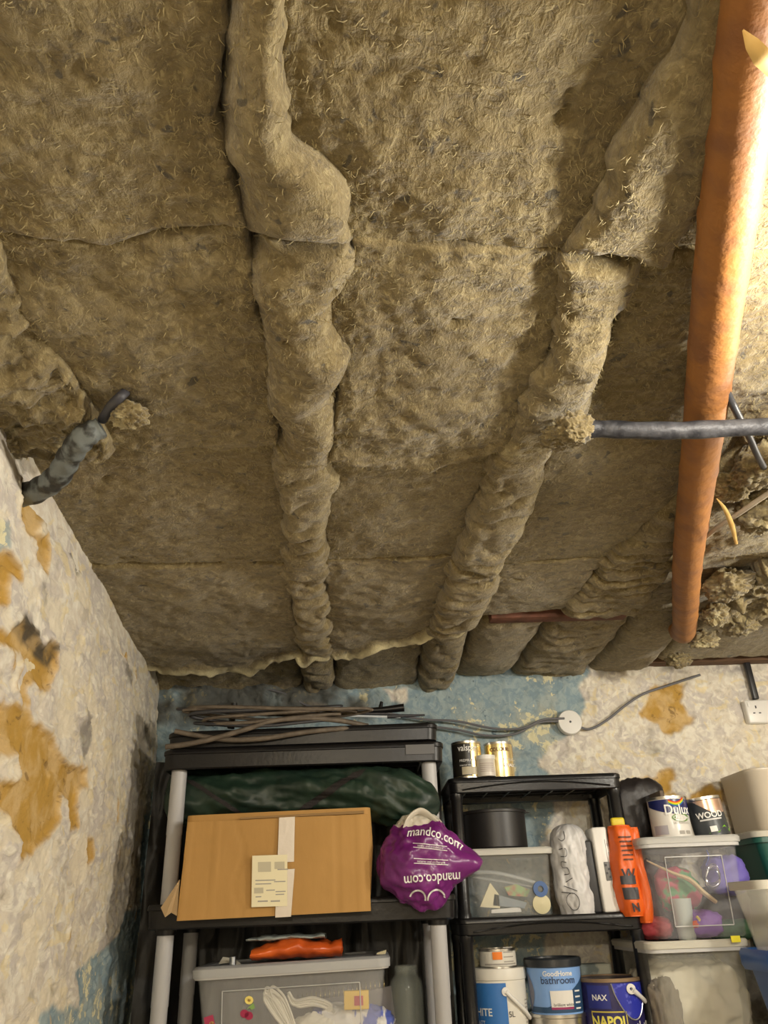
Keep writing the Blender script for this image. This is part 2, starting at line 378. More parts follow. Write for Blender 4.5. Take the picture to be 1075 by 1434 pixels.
def build_back():
    st = .005; xs = np.arange(-.85, 1.95, st); zs = np.arange(.9, 2.36, st)
    Xg, Zg = np.meshgrid(xs, zs, indexing='ij')
    wx = Xg+.018*fbm(Xg*16, Zg*16, 43., 5); wz = Zg+.018*fbm(Xg*16, Zg*16, 49., 5)
    tp = lambda P: [(at(a, b, 2.9)[0], at(a, b, 2.9)[2]) for a, b in P]
    oc = np.zeros(Xg.shape); bl = np.zeros(Xg.shape); cr_ = np.zeros(Xg.shape)
    for p in BO: oc = np.maximum(oc, inpoly(wx, wz, tp(p)))
    for p in BB: bl = np.maximum(bl, inpoly(wx+.05*fbm(Xg*8, Zg*8, 60., 4), wz, tp(p)))
    for p in BC: cr_ = np.maximum(cr_, inpoly(wx, wz, tp(p)))
    bl = bl*(1-cr_); ob = blur(oc.astype(float), 1)
    rec = blur(oc.astype(float), 3)
    d = .012*fbm(Xg*3, Zg*3, 21., 3)+.006*fbm(Xg*12, Zg*12, 22., 4)+(.002+.003*(1-bl))*ridge(Xg*24, Zg*20, 24., 3)+.0015*fbm(Xg*70, Zg*60, 26., 3)
    d -= rec*(.013+.008*fbm(Xg*14, Zg*14, 28., 3))
    # rounded, crumbling brow of the wall under the ceiling, on the left
    d += .03*sstep(2.02, 2.12, Zg)*sstep(.5, -.1, Xg)*(1+fbm(Xg*9, Zg*9, 33., 3))
    V = np.stack([Xg, 2.9-d, Zg], -1).reshape(-1, 3)
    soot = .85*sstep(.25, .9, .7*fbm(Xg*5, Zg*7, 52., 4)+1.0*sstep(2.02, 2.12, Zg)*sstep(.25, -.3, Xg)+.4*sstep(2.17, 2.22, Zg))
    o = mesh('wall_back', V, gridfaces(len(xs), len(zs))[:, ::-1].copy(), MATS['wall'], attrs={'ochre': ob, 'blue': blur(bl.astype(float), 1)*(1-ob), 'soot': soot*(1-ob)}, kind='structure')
    box('masonry', 3.4, .2, 2.4, MATS['wall'], o, (.75, 3.03, 0), 0)
build_back()
tag(box('wall_right', .2, 5.6, 2.4, MATS['wall'], None, (2.2, .3, 0), 0), kind='structure')
tag(box('wall_front', 3.6, .2, 2.4, MATS['wall'], None, (.6, -2.4, 0), 0), kind='structure')
tag(box('floor', 3.6, 5.6, .1, mat('concrete', (.36, .34, .29), .9, col2=(.42, .39, .34), bump=.4), None, (.6, .3, -.1), 0), kind='structure')

# ------------------------------------------------------------------ ceiling: boards, joists and draped mineral wool
TIMBER = mat('old_timber', (.085, .045, .022), .8, bump=.5, bscale=30, col2=(.14, .075, .04), cscale=10, stretch=(1, 6, 6))
ceil = box('ceiling', 3.6, 5.6, .06, TIMBER, None, (.6, .3, 2.36), 0); ceil['kind'] = 'structure'
def pl(pts):
    a = np.array(pts, float); o = np.argsort(a[:, 0]); a = a[o]
    return lambda t: np.interp(t, a[:, 0], a[:, 1])
K = lambda v: (lambda t: np.full(np.shape(t), float(v)))
SEED = [0]; FIB = []
def batt(x0, x1, y0, y1, z, sag=.012, R=(.03, .03, .02, .02), rough=1.0, folds=0, st=.005, palefar=0, ragged=0, droop=0, name='insulation_batt', lumps=0, ecr=.006, label=None, tuck=.06, fall=0):
    "one slab of wool: x0(y), x1(y) its sides, y0(x), y1(x) its near and far ends; R = how far each side (left, right, near, far) rolls up"
    SEED[0] += 1; s = SEED[0]*3.71
    ym = (float(y0(0))+float(y1(0)))/2; Lx = float(x1(ym)-x0(ym)); Ly = float(y1(0)-y0(0))
    nu = max(8, int(Lx/st)); nv = max(8, int(Ly/st))
    u = np.linspace(0, 1, nu); v = np.linspace(0, 1, nv)
    # crowd the rows at the rolled edges
    u = u-.5*np.sin(2*PI*u)/(2*PI); v = v-.35*np.sin(2*PI*v)/(2*PI)
    U, Vv = np.meshgrid(u, v, indexing='ij')
    yy = y0(0)+(y1(0)-y0(0))*Vv
    for _ in range(2):
        xx = x0(yy)+(x1(yy)-x0(yy))*U; ya, yb = y0(xx), y1(xx); yy = ya+(yb-ya)*Vv
    e1 = fbm(yy*9, s, 1., 4); e2 = fbm(yy*9, s, 7., 4)
    xx = xx+ecr*2.2*(e1*(1-U)+e2*U)
    yy = yy+ecr*1.6*fbm(xx*8, s, 3., 4)*(1-Vv)+(ecr*1.6+ragged)*fbm(xx*11, s, 5., 5)*Vv**3
    Lx_ = np.maximum(x1(yy)-x0(yy), .02); Ly_ = np.maximum(y1(xx)-y0(xx), .02)
    def roll(dist, R):
        if R <= 0: return 0*dist
        t = np.clip(1-dist/R, 0, 1); return R*(1-np.sqrt(np.maximum(1-t*t, 0)))*1.0+ .5*R*t**6
    jit = 1+.35*fbm(xx*14, yy*14, s, 3)
    zz = z - sag*np.sin(PI*U)**.7*np.sin(PI*np.clip(Vv, 0.02, .98))**.5
    lift = np.maximum(np.maximum(roll(U*Lx_, R[0]*1.0), roll((1-U)*Lx_, R[1]*1.0)), np.maximum(roll(Vv*Ly_, R[2]), roll((1-Vv)*Ly_, R[3])))*jit
    zz = zz+lift
    n1 = fbm(xx*5, yy*5, s, 4); n2 = fbm(xx*26, yy*26, s*.3, 4); n3 = fbm(xx*85, yy*85, s*.2, 3)
    zz = zz-.012*rough*n1-.0036*rough*n2-.0020*n3-fall*Vv
    # pinholes and torn pits
    pit_ = fbm(xx*19+3, yy*19, s+2, 2); zz = zz+.010*sstep(.74, .95, pit_)*rough
    if folds:   # loose wool that hangs in cross folds
        ph = yy*folds*.85+2.2*fbm(xx*7, yy*7, s+8, 3)+.9*np.sin(U*PI*1.1+s)
        f = np.abs(np.sin(ph)); amp = .013*np.maximum(.1, 1+1.3*fbm(xx*5, yy*8, s+5, 2)); zz = zz+amp*(1-f)**2-.3*amp
    if lumps: zz = zz-lumps*np.maximum(ridge(xx*11, yy*11, s, 3)-1.0, 0)*.03+.012*lumps*fbm(xx*30, yy*30, s, 3)
    if droop: zz = zz-droop*sstep(.06, .0, (1-Vv)*Ly_)*(1+.8*fbm(xx*13, s, 2., 3))
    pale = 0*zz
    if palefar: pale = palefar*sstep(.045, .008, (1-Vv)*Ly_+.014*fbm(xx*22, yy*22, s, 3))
    # skirt: tuck every border up into the crevice
    def skirt(A, dz, dx, dy):
        B = np.pad(A, 1, mode='edge') if A is zz else np.pad(A, 1, mode='edge'); return B
    X_, Y_, Z_ = (np.pad(a, 1, mode='edge') for a in (xx, yy, zz)); Pp = np.pad(pale, 1, mode='edge')
    for sl in ((0, slice(None)), (-1, slice(None)), (slice(None), 0), (slice(None), -1)): Z_[sl] += tuck
    V = np.stack([X_, Y_, Z_], -1).reshape(-1, 3)
    if st < .006 and xx.min() < .9:
        k_ = int(1000*Lx*Ly/.1); ii = np.random.RandomState(SEED[0]).randint(3, nu-3, k_), np.random.RandomState(SEED[0]+50).randint(3, nv-3, k_)
        FIB.append(np.stack([xx[ii], yy[ii], zz[ii]], -1))
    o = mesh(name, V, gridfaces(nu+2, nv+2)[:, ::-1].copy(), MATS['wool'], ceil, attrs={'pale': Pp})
    if label: o['label'] = label
    return o
wl = lambda y: wallx(y)-.03
r0R = pl([(-.5, -.44), (.5, -.45), (.77, -.468), (.9, -.455), (1.25, -.46)])
r1L = pl([(-.5, -.12), (.418, -.125), (.55, -.156), (.72, -.152), (1.05, -.154), (1.25, -.166), (1.6, -.18), (2.13, -.213), (2.9, -.23)])
r1R = pl([(-.5, -.06), (.418, -.062), (.57, -.07), (.63, -.005), (.70, .0), (.75, .006), (.82, -.017), (1.05, -.022), (1.257, -.045), (1.6, -.071), (2.14, -.095), (2.9, -.11)])
r2L = pl([(-.5, .36), (.419, .334), (.6, .303), (.73, .284), (.98, .286), (1.3, .25), (1.66, .229), (2.05, .211), (2.9, .2)])
r2R = pl([(-.5, .47), (.419, .45), (.73, .40), (1.06, .412), (1.3, .383), (1.71, .374), (2.12, .359), (2.9, .34)])
r3L = pl([(-.5, .84), (.73, .80), (1.0, .77), (1.48, .682), (1.77, .62), (2.13, .593), (2.9, .56)])
r3R = pl([(-.5, .95), (.73, .90), (1.0, .86), (1.44, .775), (1.83, .813), (2.35, .85), (2.9, .86)])
r4L = pl([(-.5, 1.2), (1.0, 1.1), (1.8, 1.043), (2.3, 1.074), (2.74, 1.086), (3, 1.09)])
r4R = pl([(-.5, 1.36), (1.0, 1.25), (1.8, 1.2), (2.3, 1.22), (3, 1.25)])
sA = pl([(-.7, .70), (-.438, .695), (-.313, .714), (-.165, .693), (.06, .726), (.19, .728), (.39, .756), (2, .78)])
sB = pl([(-.7, 1.20), (-.4, 1.218), (-.16, 1.23), (0, 1.272), (.136, 1.30), (.264, 1.225), (.42, 1.20), (2, 1.2)])
sC = pl([(-.9, 1.74), (-.2, 1.765), (.22, 1.747), (.356, 1.82), (.6, 1.79), (2, 1.8)])
sD = pl([(-.9, 2.62), (-.67, 2.64), (-.4, 2.66), (-.284, 2.53), (-.02, 2.50), (.119, 2.41), (.37, 2.22), (.62, 2.18), (.7, 2.2), (2, 2.25)])
ov = .012
sh = lambda f, d: (lambda t: f(t)+d)
def row(ya, yb, z, cells, **kw):
    for c in cells:
        k = dict(kw); k.update(c[3] if len(c) > 3 else {}); dz = c[2]; a_, b_ = c[0], c[1]
        if dz < -.015: k['ecr'] = .011; dz += .006            # wool dressed round a joist hangs lower than the bays
        else:
            R_ = k.get('R', (.03, .03, .02, .02)); k['R'] = (.010, .010, R_[2], R_[3]); a_, b_ = sh(a_, -.016), sh(b_, .016)
        batt(a_, b_, ya, yb, z+dz, **k)
nearend = K(.20)
EDGE = dict(R=(.03, .03, .012, .014))
# nearest row
row(nearend, sh(sA, .004), 2.185, [(wl, r0R, -.01, dict(rough=1.6, folds=16, R=(.02, .03, .01, .03))), (r0R, r1L, .006, dict(R=(.02, .035, .01, .022), sag=.02, droop=.008)),
    (r1L, r1R, -.028, dict(R=(.08, .03, .01, .03), rough=1.3, sag=.01)), (r1R, r2L, .012, dict(R=(.028, .04, .01, .010))),
    (r2L, sh(r2R, .03), -.026, dict(R=(.02, .05, .01, .03), rough=.7)), (sh(r2R, .02), r3L, .02, dict(rough=.7)), (r3L, r3R, -.01, {}), (r3R, r4L, .02, {}), (r4L, sh(r4R, .8), .0, {})], st=.0042)
for x0_, x1_ in ((wl, r1L), (r1L, r1R), (r1R, r2L), (r2L, r2R), (r2R, sh(r4R, .8))): batt(x0_, x1_, K(-2.2), K(.22), 2.19, st=.03)
# second row, sagging over the black pipe
row(sA, sB, 2.178, [(wl, r0R, -.01, dict(rough=2.2, lumps=1.0, R=(.02, .035, .03, .03))), (r0R, r1L, .008, dict(R=(.03, .03, .01, .03), rough=1.2)),
    (r1L, r1R, -.025, dict(R=(.075, .045, .02, .03), sag=.012, rough=1.25)), (r1R, sh(r2L, .0), .008, dict(R=(.03, .03, .008, .016), rough=1.2, droop=.012)),
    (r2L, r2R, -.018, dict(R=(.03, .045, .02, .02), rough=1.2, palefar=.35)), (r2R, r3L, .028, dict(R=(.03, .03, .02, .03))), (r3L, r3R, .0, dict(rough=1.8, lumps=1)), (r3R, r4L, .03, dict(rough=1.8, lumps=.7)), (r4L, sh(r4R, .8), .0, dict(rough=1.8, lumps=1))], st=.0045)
# third row
row(sh(sB, -.03), sh(sC, .004), 2.205, [(wl, r1L, .0, dict(R=(.03, .02, .01, .012), rough=.8)), (r1L, r1R, -.035, dict(R=(.03, .03, .01, .02), folds=42, rough=.8)),
    (r1R, r2L, .0, dict(R=(.02, .02, .01, .010), rough=.7)), (r2L, r2R, -.040, dict(R=(.03, .045, .01, .03), folds=36)), (r2R, r3L, .006, dict(R=(.02, .02, .01, .012), rough=.7)),
    (r3L, r3R, -.02, dict(R=(.04, .04, .01, .02), folds=55, rough=1.4)), (r3R, r4L, .0, dict(R=(.02, .02, .01, .02), rough=1.1)), (r4L, sh(r4R, .5), -.035, dict(rough=2., lumps=1.3))], st=.0055)
# fourth row
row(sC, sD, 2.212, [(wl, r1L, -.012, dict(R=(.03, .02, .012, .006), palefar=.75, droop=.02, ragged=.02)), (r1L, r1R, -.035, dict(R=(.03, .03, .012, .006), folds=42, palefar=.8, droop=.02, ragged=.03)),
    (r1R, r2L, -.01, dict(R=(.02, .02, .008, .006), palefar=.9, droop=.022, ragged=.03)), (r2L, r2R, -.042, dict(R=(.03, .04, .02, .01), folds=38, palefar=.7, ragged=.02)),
    (r2R, r3L, -.004, dict(R=(.02, .02, .01, .02), rough=.7)), (r3L, r3R, -.025, dict(R=(.04, .03, .01, .02), folds=55, rough=1.4)), (r3R, r4L, -.0, dict(R=(.02, .02, .01, .02))), (r4L, sh(r4R, .5), -.045, dict(rough=2., lumps=1.3))], st=.0065)
# last row, up to the back wall
sE = K(2.94)
batt(wl, r1L, sh(sD, -.06), sE, 2.262, rough=1.4, st=.008, fall=.085); batt(r1L, r1R, sh(sD, -.08), sE, 2.235, R=(.03, .03, .01, .01), folds=30, st=.008, fall=.075); batt(r1R, r2L, sh(sD, -.06), sE, 2.258, st=.008, fall=.09)
batt(r2L, r2R, sh(sD, -.05), sE, 2.222, R=(.04, .04, .01, .01), folds=30, st=.007, fall=.06)
batt(r2R, r3L, sh(sD, .045), sE, 2.222, sag=.03, R=(.03, .03, .04, .05), rough=.8, st=.007)
batt(r3L, r3R, sh(sD, .02), sE, 2.212, R=(.04, .04, .03, .03), sag=.02, folds=48, rough=1.3, st=.007)
batt(r3R, r4L, sh(sD, .0), sE, 2.222, sag=.03, R=(.03, .03, .02, .05), rough=.9, st=.007)
batt(r4L, sh(r4R, .5), sh(sD, .0), K(2.80), 2.225, R=(.04, .03, .02, .05), rough=1.2, st=.008)
for x in (-.14, .31, .73, 1.13):
    box('joist', .05, 4.6, .10, TIMBER, ceil, (x, .62, 2.285), .003)
box('timber_rail', .42, .05, .05, mat('red_timber', (.16, .06, .035), .8, bump=.4, col2=(.10, .04, .02)), ceil, (.60, 2.235, 2.20), .003, )
tag(box('trim_1', 1.0, .06, .05, TIMBER, None, (1.5, 2.862, 2.225), .004), kind='structure')

P_ = np.vstack(FIB); P_ = P_[(P_[:, 1] > .38) & (P_[:, 0] > -.8)]; r_ = np.random.RandomState(5); n_ = len(P_)
an = r_.rand(n_)*2*PI; ln = .004+.008*r_.rand(n_); dr = np.stack([np.cos(an), np.sin(an), 0*an], -1); sd = np.stack([-np.sin(an), np.cos(an), 0*an], -1)*.0005
bend = (r_.rand(n_)-.5)*1.6; d2 = np.stack([np.cos(an+bend), np.sin(an+bend), 0*an], -1); dz = np.array([0, 0, 1.])
p0 = P_+dz*.001; p1 = P_+dr*(ln*.5)[:, None]-dz*(.0012+.002*r_.rand(n_))[:, None]; p2 = p1+d2*(ln*.6)[:, None]-dz*(.004*(r_.rand(n_)-.45))[:, None]
V_ = np.stack([p0-sd, p0+sd, p1+sd, p1-sd, p2+sd*.4, p2-sd*.4], 1).reshape(-1, 3); b_ = np.arange(n_)[:, None]*6
tag(mesh('loose_fibres', V_, np.vstack([b_+np.array([[0, 1, 2, 3]]), b_+np.array([[3, 2, 4, 5]])]), mat('fibre', (.34, .28, .14), .8), ceil), kind='stuff')
print('fibres', n_)
# torn tufts of wool
def tuft(name, c, r, label, parent=ceil, seed=1):
    th = np.linspace(0, PI, 60); ph = np.linspace(0, 2*PI, 90, endpoint=False)
    T, Pn = np.meshgrid(th, ph, indexing='ij'); d = np.stack([np.sin(T)*np.cos(Pn), np.sin(T)*np.sin(Pn), np.cos(T)], -1)
    rr = 1+.30*fbm(d[..., 0]*1.6+seed, d[..., 1]*1.6, d[..., 2]*1.6, 6, .6)-.06*ridge(d[..., 0]*3+seed, d[..., 1]*3, d[..., 2]*3, 3)
    V = (d*rr[..., None]*np.array(r)+np.array(c)).reshape(-1, 3)
    i = np.arange(59)[:, None]; j = np.arange(90)[None]; a = i*90+j; b = i*90+(j+1) % 90
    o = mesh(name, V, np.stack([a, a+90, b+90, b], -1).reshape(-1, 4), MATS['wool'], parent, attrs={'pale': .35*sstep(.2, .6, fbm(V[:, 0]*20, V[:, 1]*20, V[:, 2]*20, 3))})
    if label: o['label'] = label
    return o
for i, (px, py, z, r) in enumerate([(1000, 860, 2.15, (.04, .05, .03)), (985, 895, 2.15, (.05, .04, .03)), (1035, 875, 2.17, (.05, .07, .03)), (950, 925, 2.15, (.045, .04, .025)), (1020, 820, 2.17, (.06, .08, .035)),
      (803, 599, 2.112, (.030, .028, .026)), (790, 612, 2.14, (.045, .03, .02)), (1065, 720, 2.15, (.06, .06, .04)), (1065, 650, 2.16, (.05, .07, .035)), (1020, 680, 2.18, (.05, .05, .03)), (182, 582, 2.15, (.03, .026, .02)), (70, 600, 2.175, (.06, .05, .025)), (20, 610, 2.185, (.05, .06, .03))]):
    p = atz(px, py, z); tuft('wool_tuft', p, r, None, seed=i*2.3+1)

# ------------------------------------------------------------------ pipes, cables
PIPE = mat('terracotta_pipe', (.37, .155, .038), .6, bump=.5, bscale=70, col2=(.26, .11, .04), cscale=18)
pa = [(.25, -.1), (.32, .2), (.425, .565), (.612, 1.143), (.80, 1.72), (.975, 2.22)]
def ringfn(t, th): return 1+.05*max(0, math.sin(t*210))**6+.015*np.sin(th*3+t*30)
o = tube('soil_pipe', [(x, y, 2.150+.002*y) for x, y in pa]+[(1.01, 2.33, 2.20), (1.03, 2.36, 2.27)], .0345, PIPE, n=28, k=26, rfn=ringfn)
tag(o, 'orange brown round pipe running under the ceiling insulation towards the back wall', 'pipe')
BP = mat('bitumen_black', (.016, .016, .019), .5, bump=.8, bscale=60, col2=(.06, .06, .065), cscale=30, spec=.35)
a = atz(800, 602, 2.108); b = atz(940, 603, 2.095); c = atz(1080, 597, 2.095)
dx = (c-b)/np.linalg.norm(c-b)
o = tube('water_pipe', [a+np.array([.006, 0.008, .014]), a+np.array([.02, .002, .004]), a+np.array([.06, 0, .0]), b, c, c+dx*.7], .0145, BP, n=16, k=10, rfn=lambda t, th: 1+.08*np.sin(t*60+th*2)*0+.05*np.sin(t*47))
tag(o, 'thin black pipe crossing below the orange pipe at right', 'pipe')
PP = mat('painted_pipe', (.03, .03, .028), .6, bump=.9, bscale=45, col2=(.16, .18, .18), cscale=28, cdist=(.44, .54))
q = [atz(-60, 715, 2.12), atz(0, 699, 2.12), atz(45, 690, 2.115), atz(80, 668, 2.115), atz(98, 638, 2.12), atz(118, 612, 2.125), atz(142, 598, 2.14)]
o = tube('water_pipe', q, [.020, .020, .022, .021, .020, .020, .017], PP, n=18, k=10, rfn=lambda t, th: 1+.06*np.sin(t*70+th))
tag(o, 'old bent pipe with flaking grey paint leaving the left wall near the ceiling', 'pipe')
o = tube('stub', [atz(143, 588, 2.155), atz(156, 568, 2.158), atz(168, 556, 2.162), atz(176, 548, 2.18)], .008, INK, n=12)
o.parent = bpy.data.objects['water_pipe.001']
CG = mat('grey_cable', (.13, .13, .14), .5); CD = mat('dark_cable', (.04, .04, .045), .45)
tag(tube('cable', [atz(985, 480, 2.15), atz(1013, 540, 2.135), atz(1030, 575, 2.13), atz(1048, 610, 2.13), atz(1064, 645, 2.13), atz(1090, 690, 2.15)], .006, CD), 'dark cable slanting behind the black pipe at the right edge', 'cable')
tag(tube('cable', [atz(975, 765, 2.17), atz(1000, 742, 2.145), atz(1040, 715, 2.135), atz(1085, 685, 2.14), atz(1160, 640, 2.15)], .0055, mat('pale_cable', (.42, .36, .27), .8, bump=.4)), 'pale dusty cable hanging beside the orange pipe at right', 'cable')
STRAW = mat('wood_splinter', (.70, .42, .12), .6, col2=(.8, .55, .2))
tag(tube('splinter', [atz(1003, 698, 2.11), atz(1014, 712, 2.10), atz(1024, 735, 2.10), atz(1031, 762, 2.105)], [.001, .004, .0055, .003], STRAW, n=6, flat=.3), 'curved yellow wood splinter hanging from the wool right of the pipe', 'splinter')
tag(tube('splinter', [atz(1040, 42, 2.10), atz(1053, 62, 2.09), atz(1068, 82, 2.085), atz(1082, 104, 2.09)], [.0008, .006, .008, .004], STRAW, n=6, flat=.25), 'bright yellow wood splinter at the top right corner by the lamp', 'splinter')
# the lamp itself, plus two unseen bulbs added for fill
for L_, lab_ in ((LAMP, 'bare bulb on a short flex just right of the orange pipe'), (FILL_RIGHT, 'added fill bulb on a short flex, unseen beyond the right edge'), (FILL_BACK, 'added fill bulb on a short flex, unseen behind the camera')):
    t = thing('lamp_or_fill_bulb', lab_, 'lamp', L_)
    lathe('cap', [(.0, .105), (.016, .105), (.018, .06), (.014, .045), (.0, .045)], WHITE, t, 20)
    tube('flex', [(0, 0, .10), (0.004, 0, .16), (0, 0, .28)], .003, WHITE, t, n=8)

# wall cables, junction box, socket
JB = at(797, 1012, 2.87)
def wallpath(L, Y=2.872): return [at(x, y, Y) for x, y in L]
tag(tube('cable', wallpath([(365, 963), (400, 972), (430, 988), (470, 996), (520, 995), (565, 1003), (600, 1008), (640, 1010), (690, 1020), (730, 1020), (760, 1008), (790, 1006)], 2.855), .0042, CG), 'grey cable sagging along the blue wall to the round junction box', 'cable')
tag(tube('cable', wallpath([(560, 1022), (600, 1018), (640, 1022), (680, 1030), (720, 1028), (755, 1012), (790, 1010)], 2.862), .0042, CG), 'lower grey cable running beneath its twin above the small tins', 'cable')
tag(tube('cable', wallpath([(805, 1015), (825, 1021), (850, 1008), (875, 988), (900, 972), (935, 960), (980, 945)], 2.868), .0045, CG), 'grey cable rising from the round junction box to the ceiling', 'cable')
t = thing('junction_box', 'round white junction box on the blue and cream wall', 'junction box', (JB[0], 2.884, JB[2]))
RX = Matrix.Rotation(PI/2, 4, 'X')
lathe('base', [(0, 0), (.044, 0), (.044, .020), (0, .020)], WHITE, t, 40, M=RX)
lathe('cover', [(.0445, .018), (.0445, .024), (.042, .028), (0, .030)], WHITE, t, 40, M=RX)
lathe('screw', [(.004, .029), (.004, .0315), (0, .032)], INK, t, 12, M=RX)
S = at(1063, 997, 2.88)
t = thing('socket_outlet', 'white double wall socket at the right edge under black conduit', 'socket', (S[0]+.02, 2.885, S[2]))
box('plate', .146, .035, .086, WHITE, t, (0, 0, -.043), .006)
for sx in (-.036, .036):
    for dx_, dz_, w_, h_ in ((0, .016, .005, .010), (-.011, -.006, .008, .004), (.011, -.006, .008, .004)):
        box('slot', w_, .002, h_, INK, t, (sx+dx_, -.0178, dz_-h_/2), 0)
    box('switch', .010, .006, .016, WHITE, t, (sx*1.0+.024*(-1 if sx < 0 else 1), -.018, .018), .001)
tag(box('conduit', .022, .018, .16, mat('black_conduit', (.02, .02, .022), .4), None, (S[0]-.005, 2.872, S[2]+.045), .004), 'black conduit running up from the wall socket', 'conduit')

# ------------------------------------------------------------------ left rack
RL, RR_, YF = -.598, .232, 2.36
rw = RR_-RL; rcx = (RL+RR_)/2
rack = thing('shelving_unit', 'large black plastic shelving unit with grey tubular posts', 'shelving', (rcx, YF+.21, 0))
def tray(name, w, d, z0, z1, m, parent, c=(0, 0), rot=0, ribs=True, r=.035):
    h = z1-z0; M = Matrix.Translation((c[0], c[1], z0)) @ Matrix.Rotation(rot, 4, 'Y')
    o = loft(name, [(w-.04, d-.04, r-.012, h-.012), (w-.03, d-.03, r-.008, .004), (w-.012, d-.012, r, 0), (w-.004, d-.004, r, .004), (w, d, r, h-.016), (w+.006, d+.006, r, h-.014), (w+.006, d+.006, r, h-.004), (w, d, r, h), (w-.03, d-.03, r-.01, h)], m, parent, cap0=True, cap1=True, M=M, n=5)
    if ribs:
        bm = bmesh.new()
        for i in range(7):
            x = -w/2+.06+(w-.12)*i/6
            g = bmesh.ops.create_cube(bm, size=1, matrix=M @ Matrix.Translation((x, 0, h-.012-.012)) @ Matrix.Diagonal((.005, d-.06, .024, 1)))
        for i in range(3):
            y = -d/2+.08+(d-.16)*i/2
            bmesh.ops.create_cube(bm, size=1, matrix=M @ Matrix.Translation((0, y, h-.012-.012)) @ Matrix.Diagonal((w-.06, .005, .024, 1)))
        me = bpy.data.meshes.new('underside_ribs'); bm.to_mesh(me); bm.free(); me.materials.append(m)
        q = bpy.data.objects.new('underside_ribs', me); COL.objects.link(q); q.parent = o
    return o
tray('shelf', rw, .43, 1.812, 1.870, BLACK, rack)
tray('shelf', rw-.02, .43, 1.873, 1.925, BLACK, rack, c=(-.003, .01), rot=-.006)
tray('shelf', rw+.01, .43, 1.398, 1.460, BLACK, rack)
tray('shelf', rw+.02, .43, .975, 1.037, BLACK, rack)
tray('shelf', rw+.02, .43, .50, .56, BLACK, rack, ribs=False)
box('price_sticker', .085, .002, .028, mat('glossy_grey', (.10, .10, .105), .25), rack, (.345, -.2178, 1.833), 0)  # glossy grey patch on the front of the top shelf
for sx in (-1, 1):
    for sy in (-1, 1):
        for z0, z1 in ((1.460, 1.815), (1.037, 1.400), (.56, .976), (0, .50)):
            x = sx*(rw/2-.043); y = sy*(.215-.045)
            if sy < 0 or True:
                lathe('post', [(0, z0), (.0215, z0), (.0215, z0+.5*(z1-z0)), (.0225, z0+.5*(z1-z0)+.002), (.0225, z1), (0, z1)], GREY, rack, 24, c=(x, y, 0))
        for z0 in (1.385, .962):
            lathe('collar', [(.0, z0), (.027, z0), (.029, z0+.02), (.029, z0+.05), (.0, z0+.05)], BLACK, rack, 24, c=(sx*(rw/2-.043), sy*(.215-.045), 0))

# black sheet added to darken the shaded gap behind and beside the rack
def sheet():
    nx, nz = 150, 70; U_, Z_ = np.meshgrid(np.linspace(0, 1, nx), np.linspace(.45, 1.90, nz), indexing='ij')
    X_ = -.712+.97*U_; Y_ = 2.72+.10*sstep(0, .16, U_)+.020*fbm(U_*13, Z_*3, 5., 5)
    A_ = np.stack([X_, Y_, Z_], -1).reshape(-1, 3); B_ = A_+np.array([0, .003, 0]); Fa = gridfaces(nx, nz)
    o = mesh('shade_sheet', np.vstack([A_, B_]), np.vstack([Fa, Fa[:, ::-1]+len(A_)]), mat('shade_black', (.005, .005, .005), .5, bump=.3, col2=(.016, .014, .011), cscale=7))
    tag(o, 'added black sheet standing in for shade behind the large rack and in the corner', 'sheet')
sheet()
# things on the rack
# --- cable coil
CB = mat('old_brown_cable', (.095, .075, .055), .6, bump=.4, col2=(.15, .12, .09), cscale=30)
t = thing('cable_coil', 'flattened coil of old brown grey cable on top of the large rack', 'cable', (-.30, 2.42, 1.925))
rs = random.Random(4)
for i in range(7):
    a_ = .19+.07*rs.random(); b_ = .03+.03*rs.random(); ox = rs.uniform(-.05, .07); z0 = .012+.007*i
    pts = [(ox+a_*math.cos(w)+.03*math.sin(w*2+i), -.03+b_*math.sin(w)-.02, z0+.012*math.sin(w+i)+.01*abs(math.cos(w))) for w in np.linspace(0, 2*PI, 15)]
    tube('strand', pts, .0062 if i % 2 else .0048, CB if i % 3 else CD, t, n=8, k=5)
pts = [at(232, 1046, 2.335), at(262, 1042, 2.33), at(300, 1034, 2.33), at(345, 1021, 2.335), at(385, 1009, 2.34), at(430, 1006, 2.35), at(475, 1009, 2.37), at(515, 1017, 2.40)]
L0 = np.array([-.30, 2.42, 1.925])
tube('strand', [p-L0 for p in pts], .0078, CB, t, n=10)
tube('strand', [at(245, 1024, 2.34)-L0, at(275, 1030, 2.34)-L0, at(320, 1036, 2.34)-L0, at(370, 1034, 2.34)-L0, at(430, 1025, 2.35)-L0, at(490, 1020, 2.37)-L0, at(522, 1022, 2.39)-L0], .0075, CB, t, n=10)
# --- saw / telescopic tool
STEEL = mat('dull_steel', (.35, .38, .42), .35, metal=1)
p0 = at(326, 998, 2.50); p1 = at(566, 1004, 2.50)
t = thing('bow_saw', 'long thin bow saw with black handle lying on top of the large rack', 'saw', tuple(p0))
D = p1-p0
t_b = prism('blade', [(0, -.004), (D[0]*.98, -.004), (D[0]*.98, .002), (0, .003)], .002, STEEL, t, M=Matrix.Translation((0, 0, 0)) @ Matrix.Rotation(math.atan2(D[2], D[0]), 4, 'Y').inverted() @ Matrix.Rotation(PI/2, 4, 'X'))
tube('frame_bar', [(0, 0, .0), (.02, 0, .035*0+.012), (.2, 0, D[2]*.4+.010), (D[0]*.9, 0, D[2]*.9+.008)], .005, CD, t, n=8)
tube('handle', [(-.004, 0, -.05), (0, 0, -.01), (.002, 0, .03)], [.012, .010, .011], BLACK, t, n=12)
